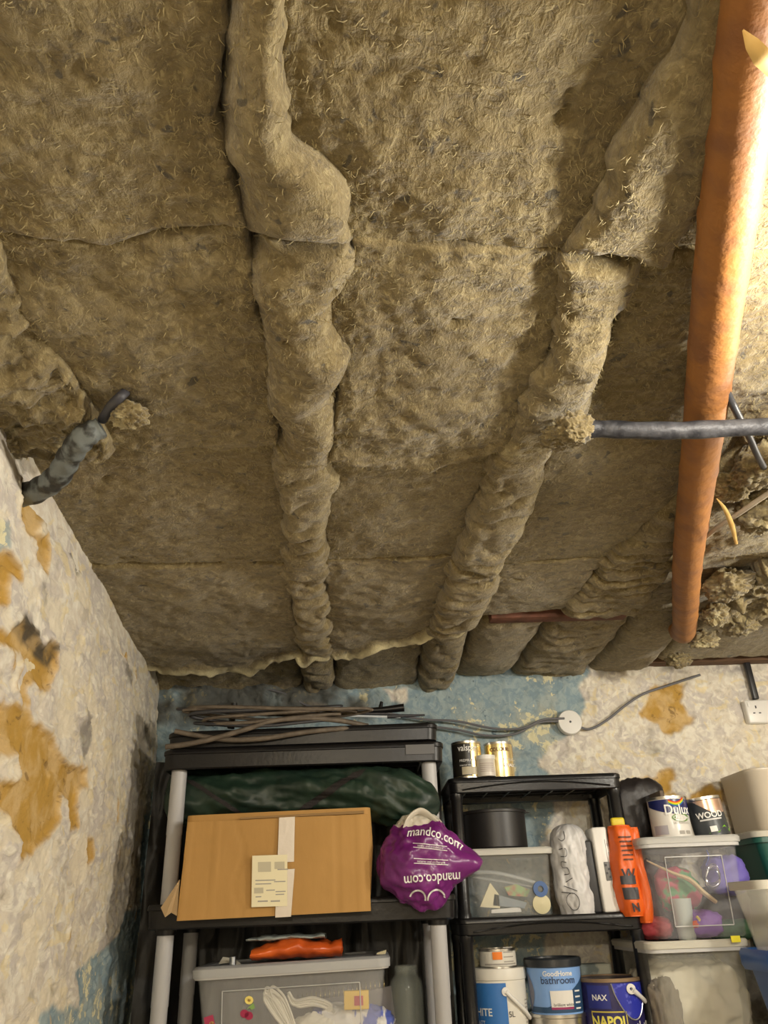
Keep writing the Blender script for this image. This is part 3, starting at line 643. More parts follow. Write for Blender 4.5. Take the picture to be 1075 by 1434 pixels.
tube('grip', [(D[0]*.68, 0, D[2]*.6+.012), (D[0]*.85, 0, D[2]*.8+.018), (D[0]*1.0, 0, D[2]+.030)], [.008, .010, .013], BLACK, t, n=12)
tube('wing_nut', [(D[0]*.86, 0, D[2]*.8+.02), (D[0]*.87, 0, D[2]*.8+.045)], [.008, .005], BLACK, t, n=8)
tube('tip', [(D[0]*.9, 0, D[2]*.9), (D[0]*1.12, 0, D[2]*1.0+.004)], [.007, .003], CD, t, n=8)

# --- cardboard box
bl_, br_ = at(248, 1291, 2.285), at(519, 1279, 2.285)
bw = br_[0]-bl_[0]; bh = at(392, 1145, 2.285)[2]-1.460+.044
t = thing('cardboard_box', 'large brown cardboard box with tape and a cream label on the big rack', 'box', (bl_[0]+bw/2, 2.285, 1.460), (0, -.012, 0))
def warp_box():
    nx, nz = 60, 34; xs_ = np.linspace(-bw/2, bw/2, nx); zs_ = np.linspace(-.038, bh-.045, nz)
    X_, Z_ = np.meshgrid(xs_, zs_, indexing='ij')
    Xt = X_*(1-.035*0)+.012*(Z_/bh)*(X_ < 0)*(-X_/bw*2)
    Y_ = .004*fbm(X_*5, Z_*5, 77., 3)+.0012*np.sin(X_*150)*0-.003*np.exp(-((X_+.165)/.004)**2)+.003*np.exp(-((X_-.06)/.003)**2)+.004*np.exp(-((X_-.165)/.003)**2)-.0045*np.exp(-((X_-.23)/.004)**2)+.003*np.exp(-((X_+.10+.012*np.sin(Z_*40))/.004)**2)*(Z_ < .2)-.003*np.exp(-((X_+.245)/.004)**2)
    V = np.stack([Xt, Y_, Z_], -1).reshape(-1, 3); V2 = V+np.array([0, .006, 0])
    Fa = gridfaces(nx, nz); n_ = len(V)
    rim = [i*nz for i in range(nx)]+[(nx-1)*nz+j for j in range(1, nz)]+[i*nz+nz-1 for i in range(nx-2, -1, -1)]+[j for j in range(nz-2, 0, -1)]
    Fl = [list(f) for f in Fa]+[[k+n_ for k in f[::-1]] for f in Fa]+[[rim[i], rim[i-1], rim[i-1]+n_, rim[i]+n_] for i in range(len(rim))]
    mesh('front_panel', np.vstack([V, V2]), Fl, CARD, t, auto=50)
warp_box()
loft('body', [(bw-.01, .355, .012, .001), (bw+.012, .36, .02, .12), (bw+.004, .36, .02, .22), (bw-.01, .355, .012, bh-.047)], CARD, t, c=(0.006, .185, 0))
mesh('top_flap', [(-.10, -.004, bh-.044), (bw/2-.01, -.006, bh-.044), (bw/2-.01, .14, bh-.036), (-.10, .14, bh-.036), (-.10, -.002, bh-.039), (bw/2-.01, -.002, bh-.036), (bw/2-.01, .14, bh-.032), (-.10, .14, bh-.032)], [[0, 1, 2, 3], [4, 7, 6, 5], [0, 4, 5, 1], [1, 5, 6, 2], [2, 6, 7, 3], [3, 7, 4, 0]], CARDD, t, smooth=False)
mesh('torn_flap', [(-bw/2-.002, .0, .06), (-bw/2-.045, -.005, -.005), (-bw/2-.03, -.012, -.028), (-bw/2-.018, .002, -.018), (-bw/2-.002, -.002, -.026), (-bw/2-.002, .006, .06), (-bw/2-.045, .003, -.002), (-bw/2-.03, -.004, -.025), (-bw/2-.018, .01, -.015), (-bw/2-.002, .006, -.02)],
     [[0, 1, 2, 3, 4], [9, 8, 7, 6, 5], [0, 5, 6, 1], [1, 6, 7, 2], [2, 7, 8, 3], [3, 8, 9, 4]], mat('light_card', (.42, .29, .15), .85), t, smooth=False)
bf = lambda u, v: (u, -.0065, v)
tz0 = at(400, 1210, 2.285)
def bpx(px, py):
    p = at(px, py, 2.279); return (p[0]-t.location.x-.0, p[2]-1.460)
def quadpx(name, P, m, dy=0, par=t, th=.0012):
    A = [bpx(*p) for p in P]; n_ = len(A)
    V = [(a, -.0065-dy, b) for a, b in A]+[(a, -.0065-dy+th, b) for a, b in A]
    return mesh(name, V, [list(range(n_)), list(range(n_, 2*n_))[::-1]]+[[i, n_+i, n_+(i+1) % n_, (i+1) % n_] for i in range(n_)], m, par, smooth=False)
quadpx('packing_tape', [(392, 1145), (414, 1144), (412, 1207), (389, 1208)], TAPE)
quadpx('packing_tape', [(388, 1218), (413, 1217), (407, 1284), (385, 1285)], TAPE)
lb = quadpx('shipping_label', [(354, 1198), (403, 1197), (402, 1269), (352, 1270)], PAPER, .002)
for i, (x0, y0, w_, h_) in enumerate([(362, 1207, 18, 14), (385, 1207, 14, 10), (358, 1232, 28, 1.5), (358, 1237, 22, 1.5), (384, 1234, 16, 1.5), (356, 1243, 13, 8), (373, 1246, 12, 1.5), (386, 1248, 14, 1.5), (386, 1252, 12, 1.5), (358, 1255, 8, 1.5), (361, 1261, 14, 2), (379, 1261, 13, 2), (389, 1217, 15, 1.6)]):
    quadpx('print', [(x0, y0), (x0+w_, y0-.3), (x0+w_, y0+h_-.3), (x0, y0+h_)], mat('faint_print', (.50, .46, .34), .6) if i in (0, 1, 5) else GREYINK, .0026, t, .0004).parent = lb

# --- green bag
GB = mat('green_nylon', (.011, .026, .018), .45, bump=.4, bscale=28, col2=(.017, .038, .024), cscale=9)
t = thing('tent_bag', 'long dark green nylon bag with black straps lying across the cardboard box', 'bag', (-.19, 2.46, 1.46+bh-.030))
nu, nv = 150, 60
def greenbag(s, th):
    L = .83; x = -.425+L*s
    e = np.clip(np.minimum(s/.05, (1-s)/.10), 0, 1); rr = .070*np.sqrt(np.clip(1-(1-e)**2, 0, 1))*(1+.10*np.sin(s*9))
    fo = fbm(x*9, np.cos(th)*1.6+2, np.sin(th)*1.6, 5)*.17+.13*ridge(x*7+np.sin(th)*1.2, np.cos(th)*1.6, 3., 4)-.12
    rr = rr*(1+fo)
    yc = .045-.12*s; zc = .072-.005*s-.045*sstep(.68, 1, s)
    return np.stack([x+0*th, yc+rr*np.cos(th)*1.0, zc+rr*np.sin(th)*1.0], -1)
s_, th_ = np.meshgrid(np.linspace(0, 1, nu), np.linspace(0, 2*PI, nv), indexing='ij')
mesh('bag_body', greenbag(s_, th_).reshape(-1, 3), gridfaces(nu, nv), GB, t)
STR = mat('black_webbing', (.018, .014, .014), .7, bump=.3, bscale=200)
def strap(s0, s1, t0, t1, w=.012):
    a_ = np.linspace(0, 1, 30); V = []
    for k_ in a_:
        for ss in (-1, 1):
            s2 = s0+(s1-s0)*k_+ss*w; P_ = greenbag(np.array(s2), np.array(t0+(t1-t0)*k_)); c_ = np.array([P_[0], .045-.12*s2, .072])
            dd = P_-c_; V.append(P_+dd/np.linalg.norm(dd)*.004)
    mesh('strap', V, gridfaces(30, 2), STR, t)
strap(.07, .34, PI+.0-.75, PI+1.0); strap(.72, .52, PI-.7, PI+.8, .022)
# --- purple carrier bag
PB = mat('purple_polythene', (.13, .012, .13), .28, bump=.35, bscale=22, col2=(.17, .02, .17), cscale=8)
WB = mat('white_polythene', (.62, .58, .50), .35, bump=.5, bscale=30)
pc = at(590, 1208, 2.30)
t = thing('carrier_bag', 'stuffed purple carrier bag with white lettering beside the cardboard box', 'bag', (pc[0], 2.30, 1.455))
pz = pc[2]-1.455
def purple(th, ph):
    d = np.stack([np.sin(th)*np.cos(ph), np.sin(th)*np.sin(ph), np.cos(th)], -1)
    x, y, z = d[..., 0], d[..., 1], d[..., 2]
    R_ = 1+.13*fbm(x*1.5+4, y*1.5, z*1.5, 3)+.05*ridge(x*3+z*2, z*1.2+y, 5., 3)-.05
    R_ = R_+.42*np.exp(-(((x-.93)/.16)**2+((z+.05)/.25)**2))+.18*sstep(.75, 1, z)*np.exp(-((x-.0)/.5)**2)
    R_ = R_+.07*np.exp(-(((x+.9)/.4)**2+((z-.15)/.5)**2)) -.08*np.exp(-(((x+.7)/.3)**2+((z+.7)/.3)**2))-.12*np.exp(-(((x-.75)/.25)**2+((z+.65)/.3)**2))
    return np.stack([x*R_*.115, y*R_*.085, pz+z*R_*.113], -1)
def bagmesh(name, t0, t1, m, off=0, nn=70):
    T_, P_ = np.meshgrid(np.linspace(t0, t1, nn), np.linspace(0, 2*PI, 110), indexing='ij'); V = purple(T_, P_)
    c_ = np.array([0, 0, pz]); dd = V-c_; V = V+off*dd/np.linalg.norm(dd, axis=-1)[..., None]
    return mesh(name, V.reshape(-1, 3), gridfaces(nn, 110)[:, ::-1].copy(), m, t)
bagmesh('bag_body', .62, PI, PB); bagmesh('bag_neck', 0, .64, WB, -.001, 30)
tube('handle_loop', [(-.045, -.035, pz+.085), (-.03, -.04, pz+.112), (.0, -.035, pz+.128), (.03, -.03, pz+.112), (.055, -.035, pz+.085)], [.010, .013, .016, .013, .010], WB, t, n=14, flat=.35)
def onbag(cx, cz, off=.0018):
    def f(u, v):
        x = (cx+u)/.115; z = (cz+v)/.113; y2 = max(.05, 1-x*x-z*z); d = Vector((x, -math.sqrt(y2), z)).normalized()
        # find the direction whose surface point lands at (cx+u, cz+v)
        for _ in range(5):
            th = math.acos(max(-1, min(1, d.z))); ph = math.atan2(d.y, d.x); p = purple(np.array(th), np.array(ph))
            x += ((cx+u)-p[0])/.115*.8; z += ((cz+v)-(p[2]-pz))/.113*.8; y2 = max(.03, 1-x*x-z*z); d = Vector((x, -math.sqrt(y2), z)).normalized()
        p = Vector(p); n_ = (p-Vector((0, 0, pz))).normalized(); return p+n_*off
    return f
def arc(cx, cz, k, a): # bend along an arc
    g = onbag(cx, cz); return lambda u, v: g(u*math.cos(a)-v*math.sin(a), (u*math.sin(a)+v*math.cos(a))-k*u*u)
letters('mandco.com', .034, arc(.035, .066, 2.6, -.25), WHITEP, t, bold=.0004, sx=.85, cell=.006)
letters('mandco.com', .034, arc(.022, -.042, 0, PI+.04), WHITEP, t, bold=.0004, sx=.85, cell=.006)
letters('terms and conditions', .008, arc(.02, .033, 0, -.12), WHITEP, t, sx=1.0); letters('returns and exchanges', .008, arc(.02, -.003, 0, -.07), WHITEP, t)
for cz_, a_ in ((.038, -.12), (.028, -.12), (.003, -.07), (-.008, -.07)):
    f_ = arc(.02, cz_, 0, a_); patch('printed_rule', -.045, .045, -.0008, .0008, f_, WHITEP, t, 24, 2)
def ring(cx, cz, r, a0, a1):
    f_ = onbag(cx, cz); V = [f_(rr_*math.cos(a_), rr_*math.sin(a_)) for a_ in np.linspace(a0, a1, 26) for rr_ in (r-.002, r+.002)]
    mesh('printed_ring', V, gridfaces(26, 2), WHITEP, t)
ring(-.018, -.088, .020, -.2, PI*.9); ring(.032, -.092, .024, .1, PI); 

# --- bins
def bin_(name, label, w, d, h, loc, rot=0, m=CLEAR, lid=None, taper=.86, rim=RIMM, rimh=.02, group=None, panel=False, tilt=0):
    t = thing(name, label, 'storage box', loc, (0, tilt, rot), group)
    wb, db = w*taper, d*taper; r = .03; th = .003
    loft('tub', [(wb, db, r, 0), (w, d, r, h), (w-2*th, d-2*th, r-th, h), (wb-2*th, db-2*th, r-th, th)], m, t, cap0=True, cap1=True)
    loft('rim', [(w, d, r, h-rimh), (w+.016, d+.016, r+.006, h-rimh), (w+.018, d+.018, r+.006, h-.002), (w+.014, d+.014, r+.005, h), (w-.004, d-.004, r, h), (w-.004, d-.004, r, h-rimh)], rim, t, cap0=False, cap1=False)
    if lid: 
        loft('lid', [(w+.024, d+.024, .036, h-.010), (w+.026, d+.026, .036, h+.004), (w+.018, d+.018, .034, h+.009), (w-.02, d-.02, .03, h+.009), (w-.03, d-.03, .03, h+.005)], lid, t, cap0=True, cap1=True)
    if panel:
        # raised outline moulded on the front
        yy_ = lambda z: -(db+(d-db)*z/h)/2-.001
        for a_, b_ in (((-.5, .12), (-.5, .82)), ((.5, .12), (.5, .82)), ((-.5, .82), (.5, .82)), ((-.5, .12), (.5, .12))):
            pw = panel; p0 = (a_[0]*pw, yy_(a_[1]*h), a_[1]*h); p1 = (b_[0]*pw, yy_(b_[1]*h), b_[1]*h)
            tube('moulded_edge', [p0, p1], .0016, RIMM, t, n=6, smooth=False)
    return t
bz = 1.037
A0, A1 = at(276, 1375, 2.37), at(543, 1352, 2.37)
bwid = A1[0]-A0[0]; bh_ = (A0[2]+A1[2])/2+.018-bz
binL = bin_('storage_bin', 'clear plastic bin of craft bits on the large rack under the cardboard box', bwid, .34, bh_, ((A0[0]+A1[0])/2, 2.37+.17, bz), m=CLEAR, panel=.36)
binL.rotation_euler = (0, -.022, 0)
print('binL', bwid, bh_)
bx0 = binL.location.x
loft('lid', [(bwid+.024, .364, .036, bh_-.016), (bwid+.026, .366, .036, bh_+.004), (bwid+.010, .35, .034, bh_+.010), (bwid-.05, .29, .03, bh_+.010), (bwid-.06, .28, .03, bh_+.005)], mat('grey_lid', (.42, .43, .44), .3, alpha=.93), binL)
SKEIN = mat('white_yarn', (.72, .69, .60), .8, bump=.5, bscale=120)
def skein(loc, pts, r, label, n=9, spread=.02, m=SKEIN):
    t = thing('cord_bundle', label, 'cord', loc); rs2 = random.Random(len(label))
    for i in range(n):
        o_ = np.array([rs2.uniform(-1, 1)*spread, rs2.uniform(-1, 1)*spread*.5, rs2.uniform(-1, 1)*spread])
        tube('strand', [np.array(p)+o_*(.4+.6*math.sin(PI*(k_+.5)/len(pts))) for k_, p in enumerate(pts)], r, m, t, n=6, k=5)
    return t
def rel(px, py, Y, o): return tuple(at(px, py, Y)-np.array(o))
o_ = (bx0, 2.5, bz+.004)
skein(o_, [rel(x, y, 2.42, o_) for x, y in ((398, 1434), (385, 1415), (374, 1395), (378, 1388), (392, 1400), (402, 1420), (412, 1445))], .0035, 'bundle of white looped cord inside the clear bin of craft bits', 10, .011)
skein(o_, [rel(x, y, 2.44, o_) for x, y in ((405, 1392), (415, 1405), (440, 1402), (465, 1412), (450, 1425), (420, 1432))], .004, 'loose hank of white cotton tape behind the cord bundle in the bin', 7, .010)
def blob(name, label, cat, c, r, m, seed=1, sq=1, amp=.25, nth=40, ridg=.1, fr=1.5, parent=None, rest=None):
    th = np.linspace(0, PI, nth); ph = np.linspace(0, 2*PI, nth+20)
    T, Pn = np.meshgrid(th, ph, indexing='ij'); d = np.stack([np.sin(T)*np.cos(Pn), np.sin(T)*np.sin(Pn), np.cos(T)], -1)
    q_ = (np.abs(d)**(2*sq)).sum(-1)**(-1/(2*sq)) if sq > 1 else 1
    rr = q_*(1+amp*fbm(d[..., 0]*fr+seed, d[..., 1]*fr, d[..., 2]*fr, 4)+ridg*(ridge(d[..., 0]*3*fr+seed, d[..., 1]*2*fr, d[..., 2]*fr, 3)-.8))
    V = (d*rr[..., None]*np.array(r)).reshape(-1, 3)
    if rest is not None: V[:, 2] = np.maximum(V[:, 2], rest)
    o = mesh(name, V, gridfaces(nth, nth+20)[:, ::-1].copy(), m, parent); o.location = tuple(float(v) for v in c)
    if label: tag(o, label, cat)
    return o
blob('cloth', 'folded white and blue striped cloth inside the clear bin of craft bits', 'cloth', at(490, 1450, 2.47), (.11, .05, .07), mat('striped_cloth', (.72, .71, .70), .8, col2=(.10, .14, .50), cscale=9, cdist=(.53, .56), stretch=(3.2, .3, 1.0), bump=.2), 3, 1.5, .15)
blob('cloth', 'crumpled white cloth at the front of the clear bin of craft bits', 'cloth', at(445, 1445, 2.44), (.07, .03, .045), SKEIN, 5, 1, .2)
p = at(499, 1401, 2.42)
ob = box('matchbox', .066, .02, .043, mat('yellow_card', (.75, .50, .06), .5), None, (p[0], p[1], p[2]-.02), .002); tag(ob, 'yellow box with a red square inside the clear craft bin', 'box')
q_ = box('red_square', .024, .001, .022, mat('red_print', (.45, .04, .05), .5), ob, (p[0]+.006, p[1]-.0107, p[2]-.011), 0)
nb = thing('notebook', 'spiral bound notebook leaning inside the clear craft bin', 'notebook', tuple(at(455, 1390, 2.50)))
box('cover', .34, .010, .10, mat('grey_card', (.16, .15, .15), .7), nb, (.02, 0, -.06), .002, rot=Matrix.Rotation(.12, 3, 'Y').inverted())
for i in range(22):
    a_ = -.12+i*.0125; tube('wire_ring', [(a_+.02, -.007, a_*.12-.012), (a_+.021, -.011, a_*.12+.0), (a_+.02, .0, a_*.12+.008)], .0010, GOLD, nb, n=5, k=3)
# cherry sticker and small red sticker on the bin front
fy = lambda z: -.17*(.86+.14*(z/bh_))-.0018
def bf2(px, py):
    p = at(px, py, 2.375); z = p[2]-bz; return (p[0]-bx0, fy(z), z)
def disc(cx, cy, r, m, name='sticker', sx=1):
    return mesh(name, [bf2(cx+r*sx*math.cos(a_), cy+r*math.sin(a_)) for a_ in np.linspace(0, 2*PI, 14, endpoint=False)], [list(range(14))[::-1]], m, binL, smooth=False)
CH = mat('cherry_red', (.35, .015, .07), .4); LF = mat('leaf_green', (.22, .38, .10), .5); YL = mat('flower_yellow', (.85, .70, .18), .5)
disc(344, 1418, 6, CH, 'cherry'); disc(350, 1421, 6, CH, 'cherry'); disc(351, 1399, 6, YL, 'flower'); disc(351, 1399, 2.4, mat('flower_heart', (.45, .25, .05), .5), 'flower_heart')
mesh('leaf', [bf2(*p) for p in ((347, 1412), (352, 1407), (357, 1403), (359, 1410), (354, 1413), (352, 1410))], [[0, 1, 2, 3, 4, 5]], LF, binL, smooth=False)
mesh('red_sticker', [bf2(*p) for p in ((287, 1422), (300, 1418), (304, 1440), (289, 1440))], [[0, 1, 2, 3]], mat('red_sticker', (.40, .03, .09), .5), binL, smooth=False)
disc(298, 1431, 3.5, YL, 'yellow_dot')
# packet, tag and scraps on the bin lid
lz = bz+bh_+.010
OR = mat('orange_foil', (.70, .13, .02), .25, bump=.5, bscale=25, col2=(.55, .09, .015), cscale=10)
pa_ = at(412, 1350, 2.43)
t = thing('snack_packet', 'crumpled orange foil packet lying on the grey bin lid', 'packet', (pa_[0], 2.44, lz+.004))
def packet(x0, x1, zz_, hh, m, nm, seed, dep=.05):
    nx, ny = 50, 24; u_, v_ = np.meshgrid(np.linspace(0, 1, nx), np.linspace(0, 2*PI, ny), indexing='ij')
    hgt = hh*(.55+.45*np.sin(PI*u_))*(1+.25*fbm(u_*5, np.cos(v_), seed, 3)); hgt = hgt*np.where(u_ > .85, 1+.6*(u_-.85)/.15, 1)
    V = np.stack([x0+(x1-x0)*u_+.003*fbm(v_, u_*6, seed, 2), dep*np.cos(v_)*(1+.05*np.sin(u_*20)), zz_+hgt*(.5+.5*np.sin(v_))+.003*fbm(u_*9, v_*.7, seed+2, 3)], -1)
    return mesh(nm, V.reshape(-1, 3), gridfaces(nx, ny), m, t)
packet(-.115, .13, 0, .048, OR, 'packet_body', 3.1)
tk = mat('teal_grey_foil', (.30, .34, .33), .35, bump=.4)
packet(-.13, .085, .045, .014, tk, 'upper_sheet', 8.2, .045)
tag(tube('steel_cylinder', [at(326, 1347, 2.41)+np.array([0, 0, -.012]), at(326, 1340, 2.41)], .009, STEEL, n=14, smooth=False), 'small bright metal cylinder on the grey bin lid', 'cap')
tag(mesh('paper_strip', [tuple(at(x, y, Y_)) for x, y, Y_ in ((306, 1350, 2.42), (312, 1340, 2.44), (328, 1342, 2.44), (340, 1352, 2.42), (352, 1358, 2.40), (372, 1357, 2.40), (372, 1362, 2.39), (350, 1362, 2.39), (336, 1356, 2.41), (324, 1348, 2.42))], [[0, 1, 2, 9], [2, 3, 8, 9], [3, 4, 7, 8], [4, 5, 6, 7]], mat('pale_paper', (.55, .53, .45), .7)), 'curled strip of pale paper left of the orange packet', 'paper')
tag(mesh('paper_tag', [tuple(at(x, y, Y_)) for x, y, Y_ in ((521, 1352, 2.44), (536, 1350, 2.44), (541, 1330, 2.46), (528, 1334, 2.46))]+[tuple(at(x, y, Y_)+np.array([0, .0015, 0])) for x, y, Y_ in ((521, 1352, 2.44), (536, 1350, 2.44), (541, 1330, 2.46), (528, 1334, 2.46))], [[0, 1, 2, 3], [7, 6, 5, 4], [0, 4, 5, 1], [1, 5, 6, 2], [2, 6, 7, 3], [3, 7, 4, 0]], mat('cream_paper', (.62, .55, .35), .7), smooth=False), 'cream paper tag standing at the right end of the grey lid', 'tag')
# glass jar
GL = mat('jar_glass', (.50, .55, .50), .05, alpha=.085, spec=.9)
jl, jr = at(545, 1380, 2.48), at(592, 1380, 2.48); jw = (jr[0]-jl[0])/2; jt = at(566, 1352, 2.48)[2]-1.037
t = thing('glass_jar', 'tall clear glass jar right of the bin on the large rack', 'jar', ((jl[0]+jr[0])/2, 2.48, 1.037))
lathe('glass', [(0, 0), (jw*.9, 0), (jw, .01), (jw, jt-.055), (jw*.93, jt-.035), (jw*.68, jt-.022), (jw*.66, jt-.004), (jw*.70, jt), (jw*.62, jt), (jw*.60, jt-.02), (jw*.88, jt-.038), (jw*.95, jt-.056), (jw*.95, .012), (0, .006)], GL, t, 40)
tube('thread', [(jw*.69*math.cos(a_), jw*.69*math.sin(a_), jt-.014+.0008*a_) for a_ in np.linspace(0, 4*PI, 40)], .0016, GL, t, n=5, k=1)

# ------------------------------------------------------------------ right shelf
SL, SR, SY = .262, .812, 2.55
sw = SR-SL; scx = (SL+SR)/2
sh2 = thing('shelving_unit', 'small black plastic shelving unit full of tins right of the large rack', 'shelving', (scx, SY+.15, 0))
STOP, SMID, SLOW = 1.791, 1.397, .985
for zt in (STOP, SMID, SLOW, .5):
    tray('shelf', sw, .30, zt-.047, zt, SHELF2, sh2, r=.028)
for zt in (STOP, SMID):
    # raised moulding along the front lip
    pts = [(-.235+.47*i/16, -.1515, zt-.037+.018*math.sin(PI*i/16)) for i in range(17)]
    tube('lip_moulding', pts, .0025, SHELF2, sh2, n=6, k=2)
for sx in (-1, 1):
    for sy in (-1, 1):
        for z0, z1 in ((SMID, STOP-.045), (SLOW, SMID-.045), (.5, SLOW-.05), (0, .45)):
            lathe('post', [(0, z0-.02), (.021, z0-.02), (.021, z0+.01), (.0185, z0+.014), (.0185, z1-.02), (.021, z1-.016), (.021, z1), (0, z1)], SHELF2, sh2, 22, c=(sx*(sw/2-.022), sy*(.15-.028), 0))
def cyl(cx, cy, r, off=.0008):
    "wrap (u, v) round a can; u=0 faces the camera side"
    return lambda u, v: (cx+(r+off)*math.sin(u/r), cy-(r+off)*math.cos(u/r), v)
def tin(name, label, cat, x0, x1, pyb, pyt, Y, zb, body, rimmat=TINM, lidm=TINM, rot=0, htop=None, lip=True, tilt=(0, 0)):
    pm = (pyb+pyt)/2; a_, b_ = at(x0, pm, Y), at(x1, pm, Y); r = (b_[0]-a_[0])/2; cx = (a_[0]+b_[0])/2
    h = (at((x0+x1)/2, pyt, Y-r*.0)[2]-zb) if htop is None else htop
    t = thing(name, label, cat, (cx, Y, zb), (tilt[0], tilt[1], rot))
    lathe('can', [(0, .002), (r*.99, .002), (r, .004), (r, h-.004), (r*.98, h-.003), (0, h-.006)], body, t, 56)
    if lip:
        lathe('base_rim', [(r*.985, 0), (r*1.012, .0), (r*1.012, .004), (r*.995, .005)], rimmat, t, 56)
        lathe('rim', [(r*.99, h-.007), (r*1.012, h-.006), (r*1.015, h), (r*.93, h), (r*.93, h-.008)], rimmat, t, 56)
        # keep the body print outside: the rim part is only the two beads
    lathe('lid', [(r*.925, h-.006), (r*.90, h-.002), (r*.84, h-.002), (r*.82, h-.006), (0, h-.006)], lidm, t, 40)
    return t, r, h
def beads(t, r, h, m=TINM):
    pass

VAL = mat('black_gold_can', (.02, .018, .014), .3)
t, r, h = tin('paint_tin', 'black and gold paint tin at the left end of the small shelf top', 'tin', 633, 674, 1084, 1041, 2.60, STOP, GOLD)
f_ = cyl(0, 0, r, .001)
patch('black_label', -r*1.5, r*.15, .006, h-.008, f_, VAL, t, 20, 2); patch('lower_print', -r*.5, r*.9, .010, .034, cyl(0, 0, r, .0016), mat('grey_gold', (.45, .40, .28), .4), t, 16, 2)
letters('valspar', .028, lambda u, v: cyl(0, 0, r, .002)(u-.002, v+h*.80), WHITEP, t, bold=.0003, sx=.8); letters('PREMIUM', .011, lambda u, v: cyl(0, 0, r, .002)(u-.008, v+h*.46), WHITEP, t); letters('interior wood', .008, lambda u, v: cyl(0, 0, r, .002)(u-.008, v+h*.34), WHITEP, t)
t, r, h = tin('paint_tin', 'plain gold paint tin behind the little white pot on the small shelf', 'tin', 679, 718, 1084, 1042, 2.62, STOP, GOLD)
letters('COLOUR', .016, lambda u, v: cyl(0, 0, r, .002)(u-.004, v+h*.78), mat('brown_print', (.22, .12, .05), .5), t, bold=.0004); letters('METALLIC', .010, lambda u, v: cyl(0, 0, r, .002)(u+.025, v+h*.5), WHITEP, t); letters('CHALK', .014, lambda u, v: cyl(0, 0, r, .002)(u+.028, v+h*.34), WHITEP, t, bold=.0004)
patch('corner_print', 0, 0, 0, 0, None, mat('brown_print2', (.30, .18, .08), .4), t, poly=None) if False else None
V_ = [cyl(0, 0, r, .0012)(u, v) for u, v in ((.006, h-.01), (r*1.2, h-.01), (r*1.2, h-.045))]
mesh('brown_corner', V_, [[0, 1, 2]], mat('brown_print3', (.35, .22, .10), .4), t, smooth=False)
POT = mat('white_pot', (.62, .58, .52), .35)
t, r, h = tin('sample_pot', 'little white sample pot standing before the gold tins', 'pot', 667, 693, 1085, 1059, 2.565, STOP, POT, lidm=WHITE, lip=False)
lathe('screw_lid', [(0, h-.012), (r*1.06, h-.012), (r*1.06, h), (0, h+.001)], WHITE, t, 40)
for k_ in range(5): patch('print_line', -r*.8, r*.7, h*.22+k_*.006, h*.22+k_*.006+.002, cyl(0, 0, r, .001), mat('pinkish_print', (.42, .34, .30), .5), t, 12, 2)

# clear box, cake tin, bag, socket strip, orange bag on the middle shelf
A0, A1 = at(651, 1195, 2.585), at(776, 1192, 2.585); w_ = A1[0]-A0[0]; hb = A0[2]-SMID+.002
cbx = bin_('storage_box', 'small clear box of hooks and tape on the small shelf under a black pan', w_-.02, .20, hb, ((A0[0]+A1[0])/2, 2.69, SMID), lid=LIDM, m=mat('frosty_clear', (.72, .73, .70), .25, alpha=.12, bump=.05), taper=.90, rimh=.008)
cxx = (A0[0]+A1[0])/2; cyy = 2.66
topc = SMID+hb+.010
a_, b_ = at(648, 1150, 2.66), at(736, 1150, 2.66); r = (b_[0]-a_[0])/2; h = at(700, 1138, 2.66)[2]-topc
t = thing('cake_tin', 'round black baking pan with rolled rim standing on the clear box', 'pan', ((a_[0]+b_[0])/2, 2.68, topc))
BK = mat('nonstick_black', (.014, .013, .014), .42)
lathe('pan_wall', [(0, 0), (r*.97, 0), (r, .004), (r, h), (r*.97, h), (r*.96, .004), (0, .004)], BK, t, 64)
lathe('rolled_rim', [(r*.98, h-.006), (r*1.05, h-.005), (r*1.06, h), (r*1.05, h+.004), (r*.98, h+.003), (r*.98, h-.006)], BK, t, 64)
box('tab', .03, .02, .003, BK, t, (r*1.02, 0, h-.002), .001)
# bits within the clear box
g = 'bits inside the small clear box'
CLC = mat('clear_tube', (.6, .65, .68), .2, alpha=.5)
tag(tube('plastic_tube', [at(660, 1222, 2.66), at(690, 1222, 2.64), at(720, 1228, 2.63), at(748, 1236, 2.62), at(768, 1244, 2.62)], .006, CLC), 'curved clear tube at the top of the small clear box', 'tube')
tag(tube('plastic_tube', [at(662, 1228, 2.68), at(700, 1234, 2.66), at(745, 1242, 2.64)], .005, CLC), 'second clear tube lower in the small clear box', 'tube')
p = at(756, 1245, 2.60); o = lathe('tape_roll', [(.009, -.008), (.022, -.008), (.022, .008), (.009, .008), (.009, -.008)], mat('blue_tape', (.05, .12, .32), .4), None, 30, M=Matrix.Translation(Vector(p)) @ RX); tag(o, 'small blue tape roll inside the small clear box', 'tape')
p = at(758, 1266, 2.60); o = lathe('paint_disc', [(0, -.006), (.026, -.006), (.027, .004), (.0, .007)], mat('cream_plastic', (.62, .57, .36), .5), None, 30, M=Matrix.Translation(Vector(p)) @ RX); tag(o, 'round cream cap inside the small clear box', 'cap')
